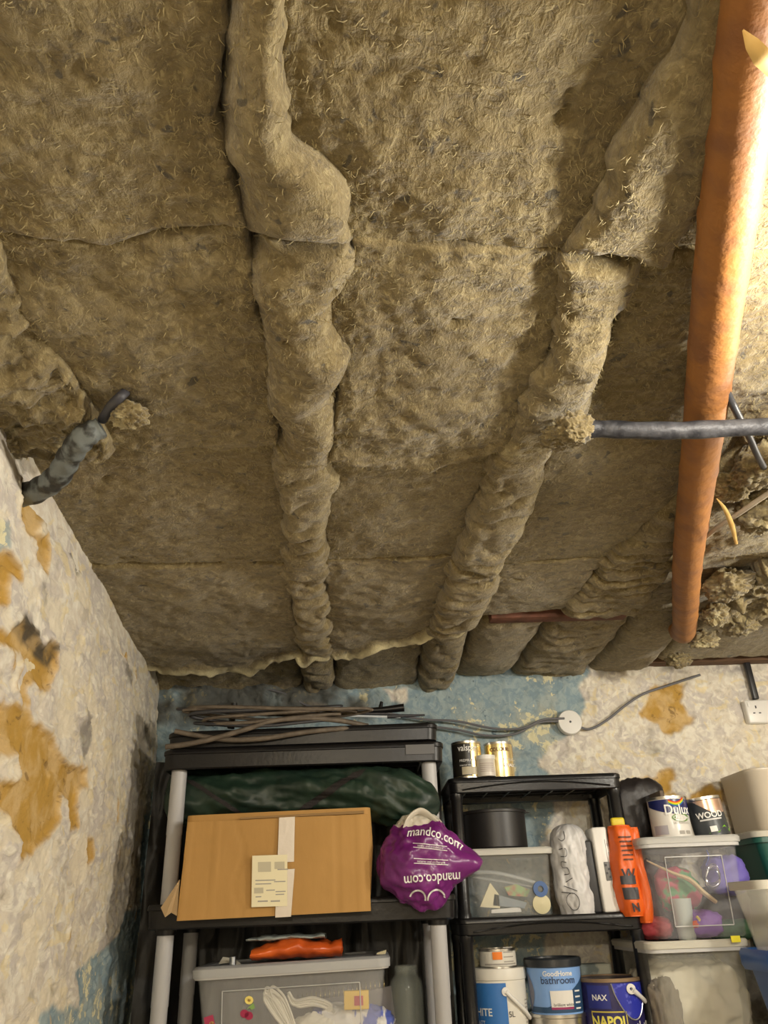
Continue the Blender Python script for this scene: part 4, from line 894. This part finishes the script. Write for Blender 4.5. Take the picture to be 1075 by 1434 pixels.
for P_, lab, mm in (([(672, 1270), (686, 1236), (698, 1252), (700, 1272)], 'folded cream leaflet leaning inside the small clear box', PAPER), ([(688, 1274), (728, 1270), (730, 1277), (688, 1279)], 'white card lying at the bottom of the small clear box', WHITEP), ([(692, 1252), (715, 1258), (738, 1264), (734, 1272), (690, 1268)], 'blue grey foil sachet inside the small clear box', mat('sachet', (.22, .27, .32), .4)), ([(706, 1242), (722, 1238), (742, 1246), (738, 1256), (712, 1254)], 'red and green sweet wrapper inside the small clear box', mat('wrapper', (.40, .08, .06), .4, col2=(.25, .40, .15), cscale=40))):
    V_ = [at(x, y, 2.62) for x, y in P_]; n_ = len(V_)
    tag(mesh(lab.split()[-7 if 0 else 1] if 0 else {'folded': 'leaflet', 'white': 'card', 'blue': 'sachet', 'red': 'sweet_wrapper'}[lab.split()[0]], V_+[v+np.array([0, .012, 0]) for v in V_], [list(range(n_)), list(range(n_, 2*n_))[::-1]]+[[i, n_+i, n_+(i+1) % n_, (i+1) % n_] for i in range(n_)], mm, smooth=False), lab, 'packet' if 'sachet' in lab or 'wrapper' in lab else 'paper')
# white polythene bag standing
WPB = mat('white_bag', (.60, .60, .61), .4, bump=.6, bscale=26)
a_, b_ = at(777, 1220, 2.60), at(829, 1220, 2.60); bwc = (a_[0]+b_[0])/2; bwr = (b_[0]-a_[0])/2; wbh = at(800, 1153, 2.60)[2]-SMID
t = thing('carrier_bag', 'tall rolled white carrier bag with outlined letters down its left side', 'bag', (bwc, 2.61, SMID))
def wbag(z, ph):
    s = z/wbh; R_ = np.sqrt(np.clip(1-np.clip((s-.80)/.20, 0, 1)**2.2, 0, 1))*(1-.10*np.clip((.12-s)/.12, 0, 1))
    x = np.cos(ph); y = np.sin(ph)
    n_ = .09*fbm(x*1.2+s*2.5, y*1.2, s*4-x*2, 4)+.06*ridge(x*2+s*2, y+s, 3., 3)-.05
    return np.stack([bwr*x*R_*(1+n_)-.004*np.sin(s*3), .06*y*R_*(1+n_), z+0*ph], -1)
Z_, P_ = np.meshgrid(np.concatenate([np.linspace(0, .8*wbh, 60), wbh*(.8+.2*np.sin(np.linspace(0.03, PI/2, 24)))]), np.linspace(0, 2*PI, 90), indexing='ij')
mesh('bag_body', wbag(Z_, P_).reshape(-1, 3), gridfaces(84, 90)[:, ::-1].copy(), WPB, t)
def onw(cx, cz):
    def f(u, v):
        x = (cx+u)/bwr; x = max(-.97, min(.97, x)); ph = -math.acos(x)
        p = wbag(np.array(cz+v), np.array(ph)); return (p[0], p[1]-.003, p[2])
    return f
def otext(s, size, cx, cz, rot): letters(s, size, onw(cx, cz), INK, t, bold=-.0006, rot=rot, cell=.006)
def stroke(pts, w=.0016):
    f_ = onw(0, 0); tube('printed_outline', [f_(a_, b_) for a_, b_ in pts], w*.6, INK, t, n=4, k=4)
xo = -bwr*.62
stroke([(xo+.010, wbh*.90), (xo+.013, wbh*.82), (xo+.004, wbh*.79), (xo-.004, wbh*.82)])
stroke([(xo-.006, wbh*.70), (xo+.012, wbh*.70), (xo+.012, wbh*.62), (xo-.004, wbh*.62)])
stroke([(xo+.010, wbh*.55), (xo-.004, wbh*.56), (xo-.004, wbh*.50), (xo+.010, wbh*.49), (xo+.013, wbh*.43), (xo-.002, wbh*.42)])
stroke([(xo+.02, wbh*.38), (xo+.0, wbh*.34)]); stroke([(xo+.028, wbh*.24), (xo-.005, wbh*.30)])
stroke([(xo+.012+.017*math.cos(a_), wbh*.13+.023*math.sin(a_)) for a_ in np.linspace(0, 2*PI, 17)]); stroke([(xo-.012, wbh*.235), (xo+.02, wbh*.215)])
# socket strip standing on end
a_, b_ = at(836, 1225, 2.57), at(857, 1225, 2.57)
t = thing('extension_socket', 'white extension socket block standing on end by the orange bag', 'socket', (.5*(a_[0]+b_[0])+.004, 2.60, SMID), (0, -.02, 0))
sh_ = .235
box('case', .046, .085, sh_, WHITE, t, (0, 0, 0.001), .005)
box('socket_recess', .018, .004, .052, mat('mid_grey', (.18, .18, .18), .5), t, (.006, -.0425, .085), .002)
for k_ in range(4): box('slot', .006, .002, .006, INK, t, (.006+.004*(-1)**k_, -.0452, .092+k_*.011), 0)
for k_ in range(6): box('vent', .003, .002, .010, mat('light_grey', (.45, .45, .45), .5), t, (.018, -.0430, .05+k_*.026), 0)
tube('case_line', [(.012, -.0432, .04), (.012, -.0432, .20)], .0008, GREYINK, t, n=5, smooth=False)
box('side_panel', .03, .075, .20, mat('charcoal', (.03, .03, .033), .5), t, (-.040, .008, .001), .006)
# orange bag
OB = mat('orange_nylon', (.72, .12, .012), .4, bump=.4, bscale=22)
a_, b_ = at(846, 1212, 2.60), at(895, 1212, 2.60)
t = thing('folded_bag', 'folded orange bag with black markings at the right end of the small shelf', 'bag', (.5*(a_[0]+b_[0]), 2.56, SMID-.0))
oh = at(870, 1158, 2.60)[2]-SMID; ow = (b_[0]-a_[0])/2
def obag(u_, v_, x0, wx, dep, z0, z1, seed):
    R_ = (1-np.abs(2*u_-1)**8*.22); n_ = .08*fbm(np.cos(v_)*1.5+seed, u_*4, np.sin(v_)*1.5, 4)+.06*ridge(np.cos(v_)*2, u_*3+seed, 2., 2)-.04
    return np.stack([x0+wx*np.cos(v_)*R_*(1+n_)+.01*np.sin(u_*7+seed)*.4, dep*np.sin(v_)*R_*(1+n_), z0+(z1-z0)*u_], -1)
def opart(nm, *a_):
    U_, V_ = np.meshgrid(np.linspace(0, 1, 60), np.linspace(0, 2*PI, 40), indexing='ij'); P_ = obag(U_, V_, *a_)
    n0 = len(P_.reshape(-1, 3)); Fl = [list(f) for f in gridfaces(60, 40)[:, ::-1]]+[list(range(40)), [59*40+j for j in range(39, -1, -1)]]
    return mesh(nm, P_.reshape(-1, 3), Fl, OB, t)
opart('bag_body', -.006, ow*.72, .045, -.012, oh, 2.); opart('bag_fold', ow*.62, ow*.42, .035, -.03, oh*.97, 6.)
f_ = lambda u, v: tuple(obag(np.array(v/oh), np.array(-PI/2+u/.04), -.006, ow*.72, .045, -.012, oh, 2.)-np.array([0, .004, 0]))
for z_, hh in ((.34, .022), (.18, .024), (.28, .006)): patch('black_band', -.028, .022, oh*z_, oh*z_+hh, f_, INK, t, 14, 3)
for k_ in range(6): patch('black_print', -.012-.002*k_, .02, oh*(.60+.05*k_), oh*(.60+.05*k_)+.004, f_, mat('brown_black', (.10, .03, .01), .5), t, 10, 2)
letters('W', .040, lambda u, v: f_(u, v+oh*.44), INK, t, bold=.001, cell=.008)
letters('N', .03, lambda u, v: f_(u+.0, v+oh*.09), INK, t, bold=.001, cell=.008)
box('yellow_tab', .042, .02, .028, mat('yellow_tab', (.70, .56, .03), .5), t, (-.004, 0, oh-.004), .006)
# lower shelf of the small unit
WT = mat('white_tub', (.70, .68, .62), .4)
def label_print(t, r, u0, u1, v0, v1, m, off=.001, name='label', nu=24): return patch(name, u0, u1, v0, v1, cyl(0, 0, r, off), m, t, nu, 3)
a_, b_ = at(663, 1400, 2.62), at(740, 1400, 2.62); r = (b_[0]-a_[0])/2; h = at(700, 1358, 2.62-r)[2]-SLOW
t = thing('paint_tub', 'white plastic paint tub with a blue label and white handle', 'paint tub', (.5*(a_[0]+b_[0]), 2.65, SLOW))
lathe('tub', [(0, 0), (r*.93, 0), (r*.94, .01), (r, h-.03), (r*1.03, h-.028), (r*1.03, h-.006), (r*1.0, h), (0, h)], WT, t, 60)
tf = lambda off: (lambda u, v: (lambda rr_: ((rr_+off)*math.sin(u/r), -(rr_+off)*math.cos(u/r), v))(r*(.94+.06*v/(h-.03))))
patch('blue_label', -r*1.35, r*.12, .01, h-.035, tf(.0012), mat('blue_label', (.035, .17, .50), .35), t, 30, 3)
letters('WHITE', .026, lambda u, v: tf(.002)(u-r*.95, v+h*.62), WHITEP, t, bold=.0004); letters('MATT', .014, lambda u, v: tf(.002)(u-r*.98, v+h*.53), WHITEP, t)
letters('5L', .020, lambda u, v: tf(.002)(u+r*.26, v+h*.60), INK, t); letters('10 m2', .010, lambda u, v: tf(.002)(u+r*.28, v+h*.45), INK, t)
for k_ in range(10): patch('barcode_bar', r*.22+k_*.0034, r*.22+k_*.0034+(.0012 if k_ % 3 else .0022), .025+.02, .085, tf(.0016), INK, t, 2, 2)
for k_ in range(9): patch('small_print', r*.95, r*1.22, h*.45+k_*.009, h*.45+k_*.009+.003, tf(.0016), GREYINK, t, 6, 2)
hp = [tf(.006)(u, v) for u, v in ((-.005+.012, h*.80), (.03, h*.72), (.065, h*.62), (.095, h*.55))]
tube('handle', hp, .006, WHITE, t, n=8, flat=1.0); lathe('handle_pivot', [(0, 0), (.011, 0), (.011, .006), (0, .008)], WHITE, t, 20, M=Matrix.Translation(Vector(tf(.0)(.007, h*.80))) @ RX)
tubtop = SLOW+h; tubr = r
t, r, h = tin('filler_tin', 'small white tin with an orange sticker standing on the blue labelled tub', 'tin', 671, 722, 1355, 1328, 2.65, tubtop, WT)
label_print(t, r, -.022, .006, h*.45, h*.85, mat('orange_sticker', (.85, .22, .02), .5), .002, 'sticker', 8)
for k_ in range(4): label_print(t, r, .010, .045, h*.3+k_*.012, h*.3+k_*.012+.003, GREYINK, .0012, 'small_print', 8)
label_print(t, r, -.05, .055, .008, .012, GREYINK, .0012, 'small_print')
# bathroom paint on another tin
a_, b_ = at(742, 1380, 2.60), at(818, 1380, 2.60); r = (b_[0]-a_[0])/2; zb = at(780, 1424, 2.60-r)[2]; h = at(780, 1343, 2.60-r)[2]-zb
cx = .5*(a_[0]+b_[0])
t = thing('paint_tin', 'silver paint tin lying under the bathroom paint bucket', 'tin', (cx, 2.635, SLOW))
lathe('can', [(0, 0), (r*1.02, 0), (r*1.02, .006), (r, .008), (r, zb-SLOW-.010), (r*1.03, zb-SLOW-.008), (r*1.03, zb-SLOW), (0, zb-SLOW)], TINM, t, 56)
t = thing('paint_bucket', 'two tone blue bathroom paint bucket with a black lid', 'paint tub', (cx, 2.635, zb))
LB = mat('light_blue_label', (.22, .40, .78), .35); DB = mat('dark_blue_label', (.028, .075, .16), .35)
lathe('bucket', [(0, 0), (r*.93, 0), (r*.94, .006), (r, h-.022), (r, h-.01), (0, h-.01)], LB, t, 60)
tg = lambda off: (lambda u, v: (lambda rr_: ((rr_+off)*math.sin(u/r), -(rr_+off)*math.cos(u/r), v))(r*(.94+.06*v/(h-.022))))
g_ = tg(.001); V_ = []; 
for i in range(30):
    u_ = -r*1.45+r*2.9*i/29; top_ = .13*h+(h*.62)*max(0, min(1, (u_+r*.5)/(r*2.0)))
    for j in range(5): V_.append(g_(u_, .004+(top_-.004)*j/4))
mesh('dark_swoosh', V_, gridfaces(30, 5), DB, t)
V_ = [tg(.0012)(-r*1.45+(.35*r if j else 0)*(1-abs(2*i/9-1)**2)+(.0 if j else 0), .006+(h*.7)*i/9) for i in range(10) for j in (0, 1)]
mesh('grey_swoosh', V_, gridfaces(10, 2), mat('mauve_grey', (.22, .23, .30), .4), t)
lathe('lid', [(r*1.02, h-.024), (r*1.07, h-.022), (r*1.07, h-.004), (r*1.03, h), (r*.96, h), (r*.94, h-.006), (0, h-.006)], mat('lid_black', (.02, .024, .03), .3), t, 60)
letters('GoodHome', .018, lambda u, v: tg(.002)(u-.004, v+h*.72), WHITEP, t, bold=.0004); letters('bathroom', .026, lambda u, v: tg(.002)(u-.004, v+h*.60), mat('navy_print', (.03, .05, .12), .5), t, bold=.0002)
patch('white_panel', -.032, .036, h*.13, h*.42, tg(.0018), WHITE, t, 14, 3); patch('magenta_bar', -.032, .036, h*.09, h*.13, tg(.0018), mat('magenta', (.30, .03, .12), .5), t, 14, 2)
letters('brilliant white', .011, lambda u, v: tg(.0024)(u+.006, v+h*.17), INK, t, cell=.008)
for k_ in range(4): patch('small_print', .044, .066, h*.08+k_*.014, h*.08+k_*.014+.004, tg(.0018), WHITEP, t, 6, 2)
# dark blue enamel tin
a_, b_ = at(815, 1400, 2.60), at(905, 1400, 2.60); r = (b_[0]-a_[0])/2; h = at(858, 1372, 2.60-r)[2]-SLOW
t = thing('paint_tin', 'dark blue patterned paint tin with a white handle and yellow lettering', 'tin', (.5*(a_[0]+b_[0]), 2.63, SLOW))
NV = mat('navy_tin', (.018, .015, .085), .28, col2=(.03, .025, .12), cscale=40); RB = mat('royal_blue', (.025, .035, .38), .3, col2=(.10, .12, .55), cscale=60, cdist=(.55, .62))
lathe('can', [(0, 0), (r, 0), (r, h-.004), (r*.97, h-.003), (0, h-.008)], NV, t, 60)
lathe('rim', [(r*.99, h-.010), (r*1.02, h-.009), (r*1.02, h), (r*.93, h), (r*.93, h-.006)], mat('rusty_rim', (.25, .17, .10), .5, metal=.4), t, 60)
ct = cyl(0, 0, r, .0015)
V_ = []
for i in range(24):
    u_ = -.02+.13*i/23; lo = h-.012-.085*math.sin(PI*min(1, i/23*1.15))**.7
    for j in range(4): V_.append(ct(u_, lo+(h-.012-lo)*j/3))
mesh('blue_panel', V_, gridfaces(24, 4), RB, t)
tube('silver_line', [cyl(0, 0, r, .002)(-.02+.13*i/23, h-.012-.088*math.sin(PI*min(1, i/23*1.15))**.7) for i in range(24)], .0018, mat('silver', (.6, .6, .65), .3, metal=.8), t, n=5, k=1)
patch('brand_panel', -.095, -.028, h-.072, h-.016, ct, mat('deep_blue', (.02, .03, .22), .35), t, 10, 3); letters('NAX', .020, lambda u, v: cyl(0, 0, r, .0025)(u-.058, v+h-.046), WHITEP, t, bold=.0004)
patch('yellow_frame', -.088, .012, h-.130, h-.078, ct, mat('yellow_print', (.62, .52, .06), .5), t, 14, 3); patch('label_ground', -.085, .009, h-.127, h-.081, cyl(0, 0, r, .0020), NV, t, 14, 3)
letters('NAPOL', .036, lambda u, v: cyl(0, 0, r, .0028)(u-.038, v+h-.104), mat('yellow_print2', (.75, .68, .12), .5), t, bold=.0012, sx=.85)
patch('white_sticker', .075, .10, h-.15, h-.105, ct, WHITE, t, 6, 2)
for k_ in range(5): patch('sparkle', .03+k_*.009, .033+k_*.009, h-.13, h-.115+.006*(k_ % 3), cyl(0, 0, r, .0022), WHITEP, t, 2, 2)
hp = [cyl(0, 0, r, .008)(u, v) for u, v in ((.036, h-.028), (.06, h-.045), (.09, h-.065), (.115, h-.09))]
tube('handle', hp, [.008, .006, .006, .007], WHITE, t, n=8); lathe('handle_pivot', [(.004, 0), (.013, 0), (.013, .006), (.004, .007)], WHITE, t, 20, M=Matrix.Translation(Vector(cyl(0, 0, r, .003)(.034, h-.026))) @ RX)
pr_ = at(833, 1360, 2.76); ob = box('sponge_block', .10, .06, pr_[2]+.02-SLOW, mat('grey_green_block', (.17, .20, .19), .8, col2=(.45, .45, .36), cscale=22, cdist=(.5, .6)), None, (pr_[0], 2.78, SLOW), .008); tag(ob, 'mottled grey green block behind the dark blue tin', 'block')
# spectacles of clutter behind the dark tin end here

# ------------------------------------------------------------------ right hand stack
LIDC = mat('milky_lid', (.62, .60, .52), .3, alpha=.88)
Yb = 2.50
bl2, br2 = at(888, 1180, Yb), at(1036, 1172, Yb)
# supporting bench, below the frame
bench = thing('workbench', 'low wooden bench carrying the storage bins at right', 'bench', (1.345, 2.665, 0))
z2b = 1.035
box('top', 1.0, .41, .04, TIMBER, bench, (0, 0, z2b-.04), .004)
for sx in (-.46, .46):
    for sy in (-.165, .165): box('leg', .06, .06, z2b-.04, TIMBER, bench, (sx, sy, 0), .004)
zmid = at(970, 1315, 2.46)[2]  # where upper bin meets lower
w1 = at(1052, 1325, 2.46)[0]-at(906, 1325, 2.46)[0]
x1c = .5*(at(1052, 1325, 2.46)[0]+at(906, 1325, 2.46)[0])
lowbin = bin_('storage_bin', 'milky bin of white fabric beneath the bin of toys', w1-.02, .36, zmid-.012-z2b, (x1c, 2.46+.19, z2b), m=mat('milky_bin', (.68, .67, .60), .3, alpha=.14), lid=LIDC, taper=.86)
zt = at(960, 1172, 2.46)[2]; wU = at(1038, 1172, 2.46)[0]-at(897, 1180, 2.46)[0]; xU = .5*(at(1038, 1172, 2.46)[0]+at(897, 1180, 2.46)[0])
upbin = bin_('storage_bin', 'clear bin of colourful toys under the two leaning paint tins', wU-.015, .36, zt-.006-zmid, (xU, 2.46+.19, zmid), m=mat('clear_bin2', (.70, .70, .74), .2, alpha=.10), lid=mat('clear_lid2', (.60, .60, .58), .3, alpha=.7), taper=.88, panel=.17)
p = at(1031, 1315, 2.44); ob = box('price_sticker', .026, .0015, .016, mat('yellow_sticker', (.85, .75, .03), .5), lowbin, (p[0]-x1c, -.2045, p[2]-z2b-.008), 0)
ob.location.y = 0
# fabric in lower bin
FAB = mat('cream_fabric', (.72, .68, .55), .8, bump=.4, bscale=18)
blob('fabric', 'crumpled cream fabric filling the milky bin', 'fabric', (x1c+.01, 2.66, z2b+.125), (.15, .11, .105), FAB, 12, 2, .10, 90, .08, 1.4)
blob('fabric', 'grey brown folded cloth left of the cream fabric in the milky bin', 'fabric', (x1c-.095, 2.60, z2b+.10), (.045, .08, .085), mat('taupe_fabric', (.20, .17, .13), .85, bump=.3), 17, 2, .15, 50, .12)
# toys in upper bin
def toy(nm, lab, cat, px, py, Y, r, m, seed, sq=1.5, amp=.15): return blob(nm, lab, cat, at(px, py, Y), r, m, seed, sq, amp, 30, .05)
toy('soft_toy', 'pink and green soft toy inside the clear bin of toys', 'toy', 945, 1245, 2.60, (.065, .05, .06), mat('pink_green', (.42, .06, .10), .6, col2=(.10, .28, .12), cscale=14, cdist=(.48, .54)), 2)
toy('purple_ball', 'purple ball shape low in the clear bin of toys', 'toy', 985, 1293, 2.54, (.05, .04, .035), mat('purple_toy', (.22, .08, .42), .5), 3)
toy('blue_cushion', 'violet blue cushion at the right of the clear bin of toys', 'toy', 1014, 1225, 2.60, (.06, .05, .055), mat('violet', (.13, .10, .42), .6), 4)
toy('red_cloth', 'dark red cloth at the lower left of the clear bin of toys', 'cloth', 915, 1298, 2.60, (.05, .06, .03), mat('dark_red', (.30, .03, .04), .7), 5)
toy('green_cloth', 'dark green cloth at the lower right of the clear bin of toys', 'cloth', 1020, 1302, 2.60, (.06, .06, .028), mat('dark_green', (.04, .11, .05), .7), 6)
toy('dark_bag', 'dark maroon bag filling the left of the clear bin of toys', 'bag', 918, 1262, 2.66, (.07, .07, .11), mat('maroon', (.045, .022, .028), .6), 7, 2)
toy('black_cloth', 'black cloth at the right back of the clear bin of toys', 'cloth', 1010, 1272, 2.68, (.08, .05, .06), mat('blackish', (.02, .018, .02), .6), 8, 2)
p = at(957, 1285, 2.53); tag(lathe('grey_cup', [(0, -.06), (.024, -.06), (.030, .05), (.027, .05), (.022, -.055), (0, -.055)], mat('pale_grey', (.42, .47, .45), .4), None, 30, M=Matrix.Translation(Vector(p))), 'tall pale grey cup in the clear bin of toys', 'cup')
tag(tube('wooden_arm', [at(905, 1205, 2.55), at(940, 1222, 2.53), at(965, 1232, 2.52), at(985, 1250, 2.52), at(1002, 1263, 2.52)], [.004, .010, .014, .014, .012], mat('pale_wood', (.62, .48, .28), .6), n=10, flat=.5), 'curved pale wooden strip slanting through the clear bin of toys', 'strip')
tag(tube('orange_toy', [at(968, 1298, 2.52), at(974, 1294, 2.515), at(980, 1299, 2.52)], [.008, .014, .008], mat('orange_red', (.80, .13, .04), .4), n=10), 'small orange red piece at the bottom of the clear bin of toys', 'toy')
tag(tube('yellow_toy', [at(975, 1283, 2.505), at(979, 1288, 2.505), at(978, 1294, 2.505)], .004, YL, n=8), 'tiny yellow hook above the orange piece in the bin', 'toy')
WIRE = mat('bright_wire', (.75, .75, .8), .2, metal=1)
tag(tube('wire_coil', [at(998+10*math.cos(w)*(1+.1*math.sin(3*w)), 1222+14*math.sin(w)+w*.4, 2.54+.006*math.sin(w*2)) for w in np.linspace(0, 8*PI, 90)], .0011, WIRE, n=5, k=2), 'tangled shiny wire coil inside the clear bin of toys', 'wire')
tag(tube('cord', [at(989, 1190, 2.52), at(992, 1200, 2.52), at(988, 1212, 2.53)], .002, mat('blue_cord', (.05, .08, .45), .5), n=6), 'short blue cord near the top of the clear bin of toys', 'cord')
# tins on the upper bin
ztop = zt+.003
a_, b_ = at(912, 1145, 2.56), at(965, 1145, 2.56); r = (b_[0]-a_[0])/2; h = at(936, 1117, 2.56)[2]-ztop
t = thing('paint_tin', 'navy and white paint tin with a rainbow mark on the clear bin', 'tin', (.5*(a_[0]+b_[0]), 2.57, ztop))
def rimmed(t, r, h, body, lidm=TINM):
    lathe('can', [(0, .0), (r*1.01, 0), (r*1.015, .004), (r, .006), (r, h-.008), (r*1.01, h-.007), (0, h-.008)], body, t, 56)
    lathe('rim', [(r*.99, h-.009), (r*1.02, h-.008), (r*1.02, h), (r*.92, h), (r*.92, h-.006), (r*.80, h-.004), (0, h-.005)], TINM, t, 56)
WL = mat('tin_white', (.68, .66, .62), .3); NB = mat('tin_navy', (.012, .018, .11), .3)
rimmed(t, r, h, WL)
V_ = []
for i in range(26):
    u_ = -r*1.5+r*3*i/25; lo = h*.56+h*.12*(abs(u_/r)**1.5)*(1 if u_ < 0 else -.3)
    for j in range(4): V_.append(cyl(0, 0, r, .001)(u_, lo+(h-.010-lo)*j/3))
mesh('navy_band', V_, gridfaces(26, 4), NB, t)
patch('grey_swoosh', -r*1.3, -r*.5, .01, h*.3, cyl(0, 0, r, .001), mat('pale_mauve', (.42, .40, .44), .4), t, 10, 3)
letters('Dulux', .040, lambda u, v: cyl(0, 0, r, .003)(u+.010, v+h*.655), WHITEP, t, bold=.0008, sx=.85, cell=.006)
for i, c_ in enumerate(((.75, .05, .03), (.85, .40, .03), (.80, .70, .05), (.15, .45, .08), (.04, .12, .5))):
    tube('rainbow_stripe', [cyl(0, 0, r, .0015)(-.016+.05*k_/8, h*.90-.0028*i-.012*math.sin(PI*k_/8*.9)+.010*k_/8) for k_ in range(9)], .0016, mat('rainbow%d' % i, c_, .4), t, n=5, k=2)
V_ = [cyl(0, 0, r, .0015)(.016+.030*math.cos(a_), h*.47+.012*math.sin(a_)) for a_ in np.linspace(0, 2*PI, 20, endpoint=False)]
mesh('green_oval', V_, [list(range(20))[::-1]], mat('oval_green', (.13, .26, .05), .4), t, smooth=False)
letters('Quick Dry', .012, lambda u, v: cyl(0, 0, r, .0026)(u+.016, v+h*.47), WHITEP, t, cell=.008, bold=.0002)
letters('SATINWOOD', .009, lambda u, v: cyl(0, 0, r, .002)(u+.016, v+h*.34), GREYINK, t, cell=.008)
for k_ in range(2): patch('small_icon', .002+k_*.022, .018+k_*.022, h*.08, h*.16, cyl(0, 0, r, .0015), GREYINK, t, 4, 2)
a_, b_ = at(967, 1143, 2.56), at(1014, 1143, 2.56); r = (b_[0]-a_[0])/2; h = at(985, 1118, 2.56)[2]-ztop
t = thing('varnish_tin', 'leaning grey and copper wood tin with a green corner', 'tin', (.5*(a_[0]+b_[0])+.012, 2.58, ztop+.004), (0, -.10, 0))
CP = mat('copper_foil', (.55, .36, .26), .25, metal=.7, col2=(.75, .62, .55), cscale=10); DG = mat('charcoal_label', (.035, .042, .05), .4); LG = mat('lime', (.20, .50, .02), .4)
rimmed(t, r, h, DG)
V_ = []
for i in range(26):
    u_ = -r*1.5+r*3*i/25; lo = h*.56+h*.34*max(0, -u_/r)
    lo = min(lo, h-.011)
    for j in range(4): V_.append(cyl(0, 0, r, .001)(u_, lo+(h-.010-lo)*j/3))
mesh('copper_band', V_, gridfaces(26, 4), CP, t)
mesh('lime_corner', [cyl(0, 0, r, .0014)(*p) for p in ((-.03, .008), (0, .008), (.025, .008), (.05, .008), (.075, .008), (.075, h*.40), (.05, h*.32), (.025, h*.23), (0, h*.15))], [list(range(9))[::-1]], LG, t, smooth=False)
letters('WOOD', .024, lambda u, v: cyl(0, 0, r, .002)(u-.012, v+h*.52), WHITEP, t, bold=.0006); patch('white_rule', -.045, .022, h*.39, h*.43, cyl(0, 0, r, .002), mat('rule_grey', (.6, .6, .6), .5), t, 10, 2)
patch('white_square', -.022, -.002, h*.10, h*.24, cyl(0, 0, r, .0022), WHITEP, t, 5, 3)
# dark bag behind tins
pb = at(893, 1143, 2.68); blob('bin_bag', 'black bag slumped behind the small shelf and the navy tin', 'bag', (pb[0]+.01, 2.70, ztop+.095), (.085, .06, .10), mat('black_bag', (.016, .013, .013), .45, bump=.3), 9, 2, .10, 50, .04, fr=1., rest=-.093)
a_ = at(914, 1145, 2.66); ob = box('board', .012, .16, .14, mat('brown_card_dark', (.13, .10, .075), .8), None, (a_[0], 2.62, ztop), .002); tag(ob, 'narrow brown board standing left of the navy tin', 'board')
# green tub with beige container, right edge
gx = at(1045, 1180, 2.62); zgt = at(1045, 1172, 2.62)[2]
TG = mat('green_plastic', (.012, .09, .07), .4)
zg0 = zgt-.20
gt = thing('storage_tub', 'dark green plastic tub with a pale lid at the right edge', 'tub', (gx[0]+.19, 2.72, zg0))
loft('tub', [(.28, .24, .03, 0), (.34, .28, .03, .18), (.36, .30, .035, .18), (.36, .30, .035, .20), (.33, .27, .03, .20)], TG, gt)
loft('lid', [(.37, .31, .036, .196), (.375, .315, .036, .212), (.35, .29, .03, .216)], LIDC, gt)
bench2 = thing('support_crate', 'crate under the green tub at the right edge', 'crate', (gx[0]+.19, 2.73, z2b))
loft('crate', [(.27, .22, .02, 0), (.30, .25, .02, zg0-z2b), ], TG, bench2)
bx_ = at(1030, 1120, 2.60)
ob = loft('beige_container', [(.34, .25, .05, 0), (.345, .255, .05, .01), (.355, .265, .055, .175), (.36, .27, .055, .18), (.36, .27, .055, .19), (.34, .25, .05, .193)], mat('beige_plastic', (.52, .46, .37), .35), None, c=(0, 0, 0))
ob.location = (gx[0]+.235, 2.74, zg0+.216); tag(ob, 'large rounded beige container standing on the green tub lid', 'container')
# clear tub nearer the camera, lower right
q0 = at(1003, 1238, 2.25); q1 = at(1003, 1238, 2.25)
nw, nh = .40, .25
ct_ = bin_('storage_bin', 'empty milky bin with a wide rim nearest the right edge', nw, .19, nh, (q0[0]+nw/2+.010+.10, 2.25+.095, q0[2]+.006-nh), m=mat('milky_empty', (.62, .60, .52), .3, alpha=.28), rim=LIDC, taper=.80, rimh=.022)
# blue tub beneath it
bq = at(1020, 1345, 2.22); hz = at(1020, 1336, 2.22)[2]
BLU_ = mat('blue_plastic', (.02, .10, .36), .3, alpha=.93)
btub = thing('storage_tub', 'translucent blue tub with a curled rim at the bottom right corner', 'tub', (bq[0]+.335, 2.335, hz-.27))
loft('tub', [(.33, .17, .03, 0), (.40, .21, .03, .24), (.394, .204, .027, .24), (.324, .164, .027, .004)], BLU_, btub)
loft('rim', [(.40, .21, .03, .225), (.43, .23, .04, .222), (.443, .238, .045, .235), (.443, .238, .045, .262), (.43, .23, .04, .272), (.40, .21, .03, .270), (.395, .205, .03, .235)], BLU_, btub, cap0=False, cap1=False)
ob = box('side_cabinet', .50, .22, hz-.27, TIMBER, None, (bq[0]+.355, 2.335, 0), .004); tag(ob, 'low timber cabinet beneath the blue tub', 'cabinet')
print('ztop', ztop, 'zmid', zmid, 'q0', q0, 'hz', hz, 'zgt', zgt, 'green', gx)

GR = {'paint_tin': 'paint tins', 'storage_bin': 'plastic storage bins', 'cable': 'loose cables', 'lamp_or_fill_bulb': 'bare bulbs', 'plastic_tube': 'clear tubes in the small clear box', 'shelving_unit': 'black plastic shelving units', 'water_pipe': 'small water pipes', 'carrier_bag': 'carrier bags', 'cloth': 'cloths in the craft bin', 'splinter': 'wood splinters'}
for o in SC.objects:
    b = o.name.split('.')[0]
    if o.parent is None and b in GR and 'label' in o: o['group'] = GR[b]
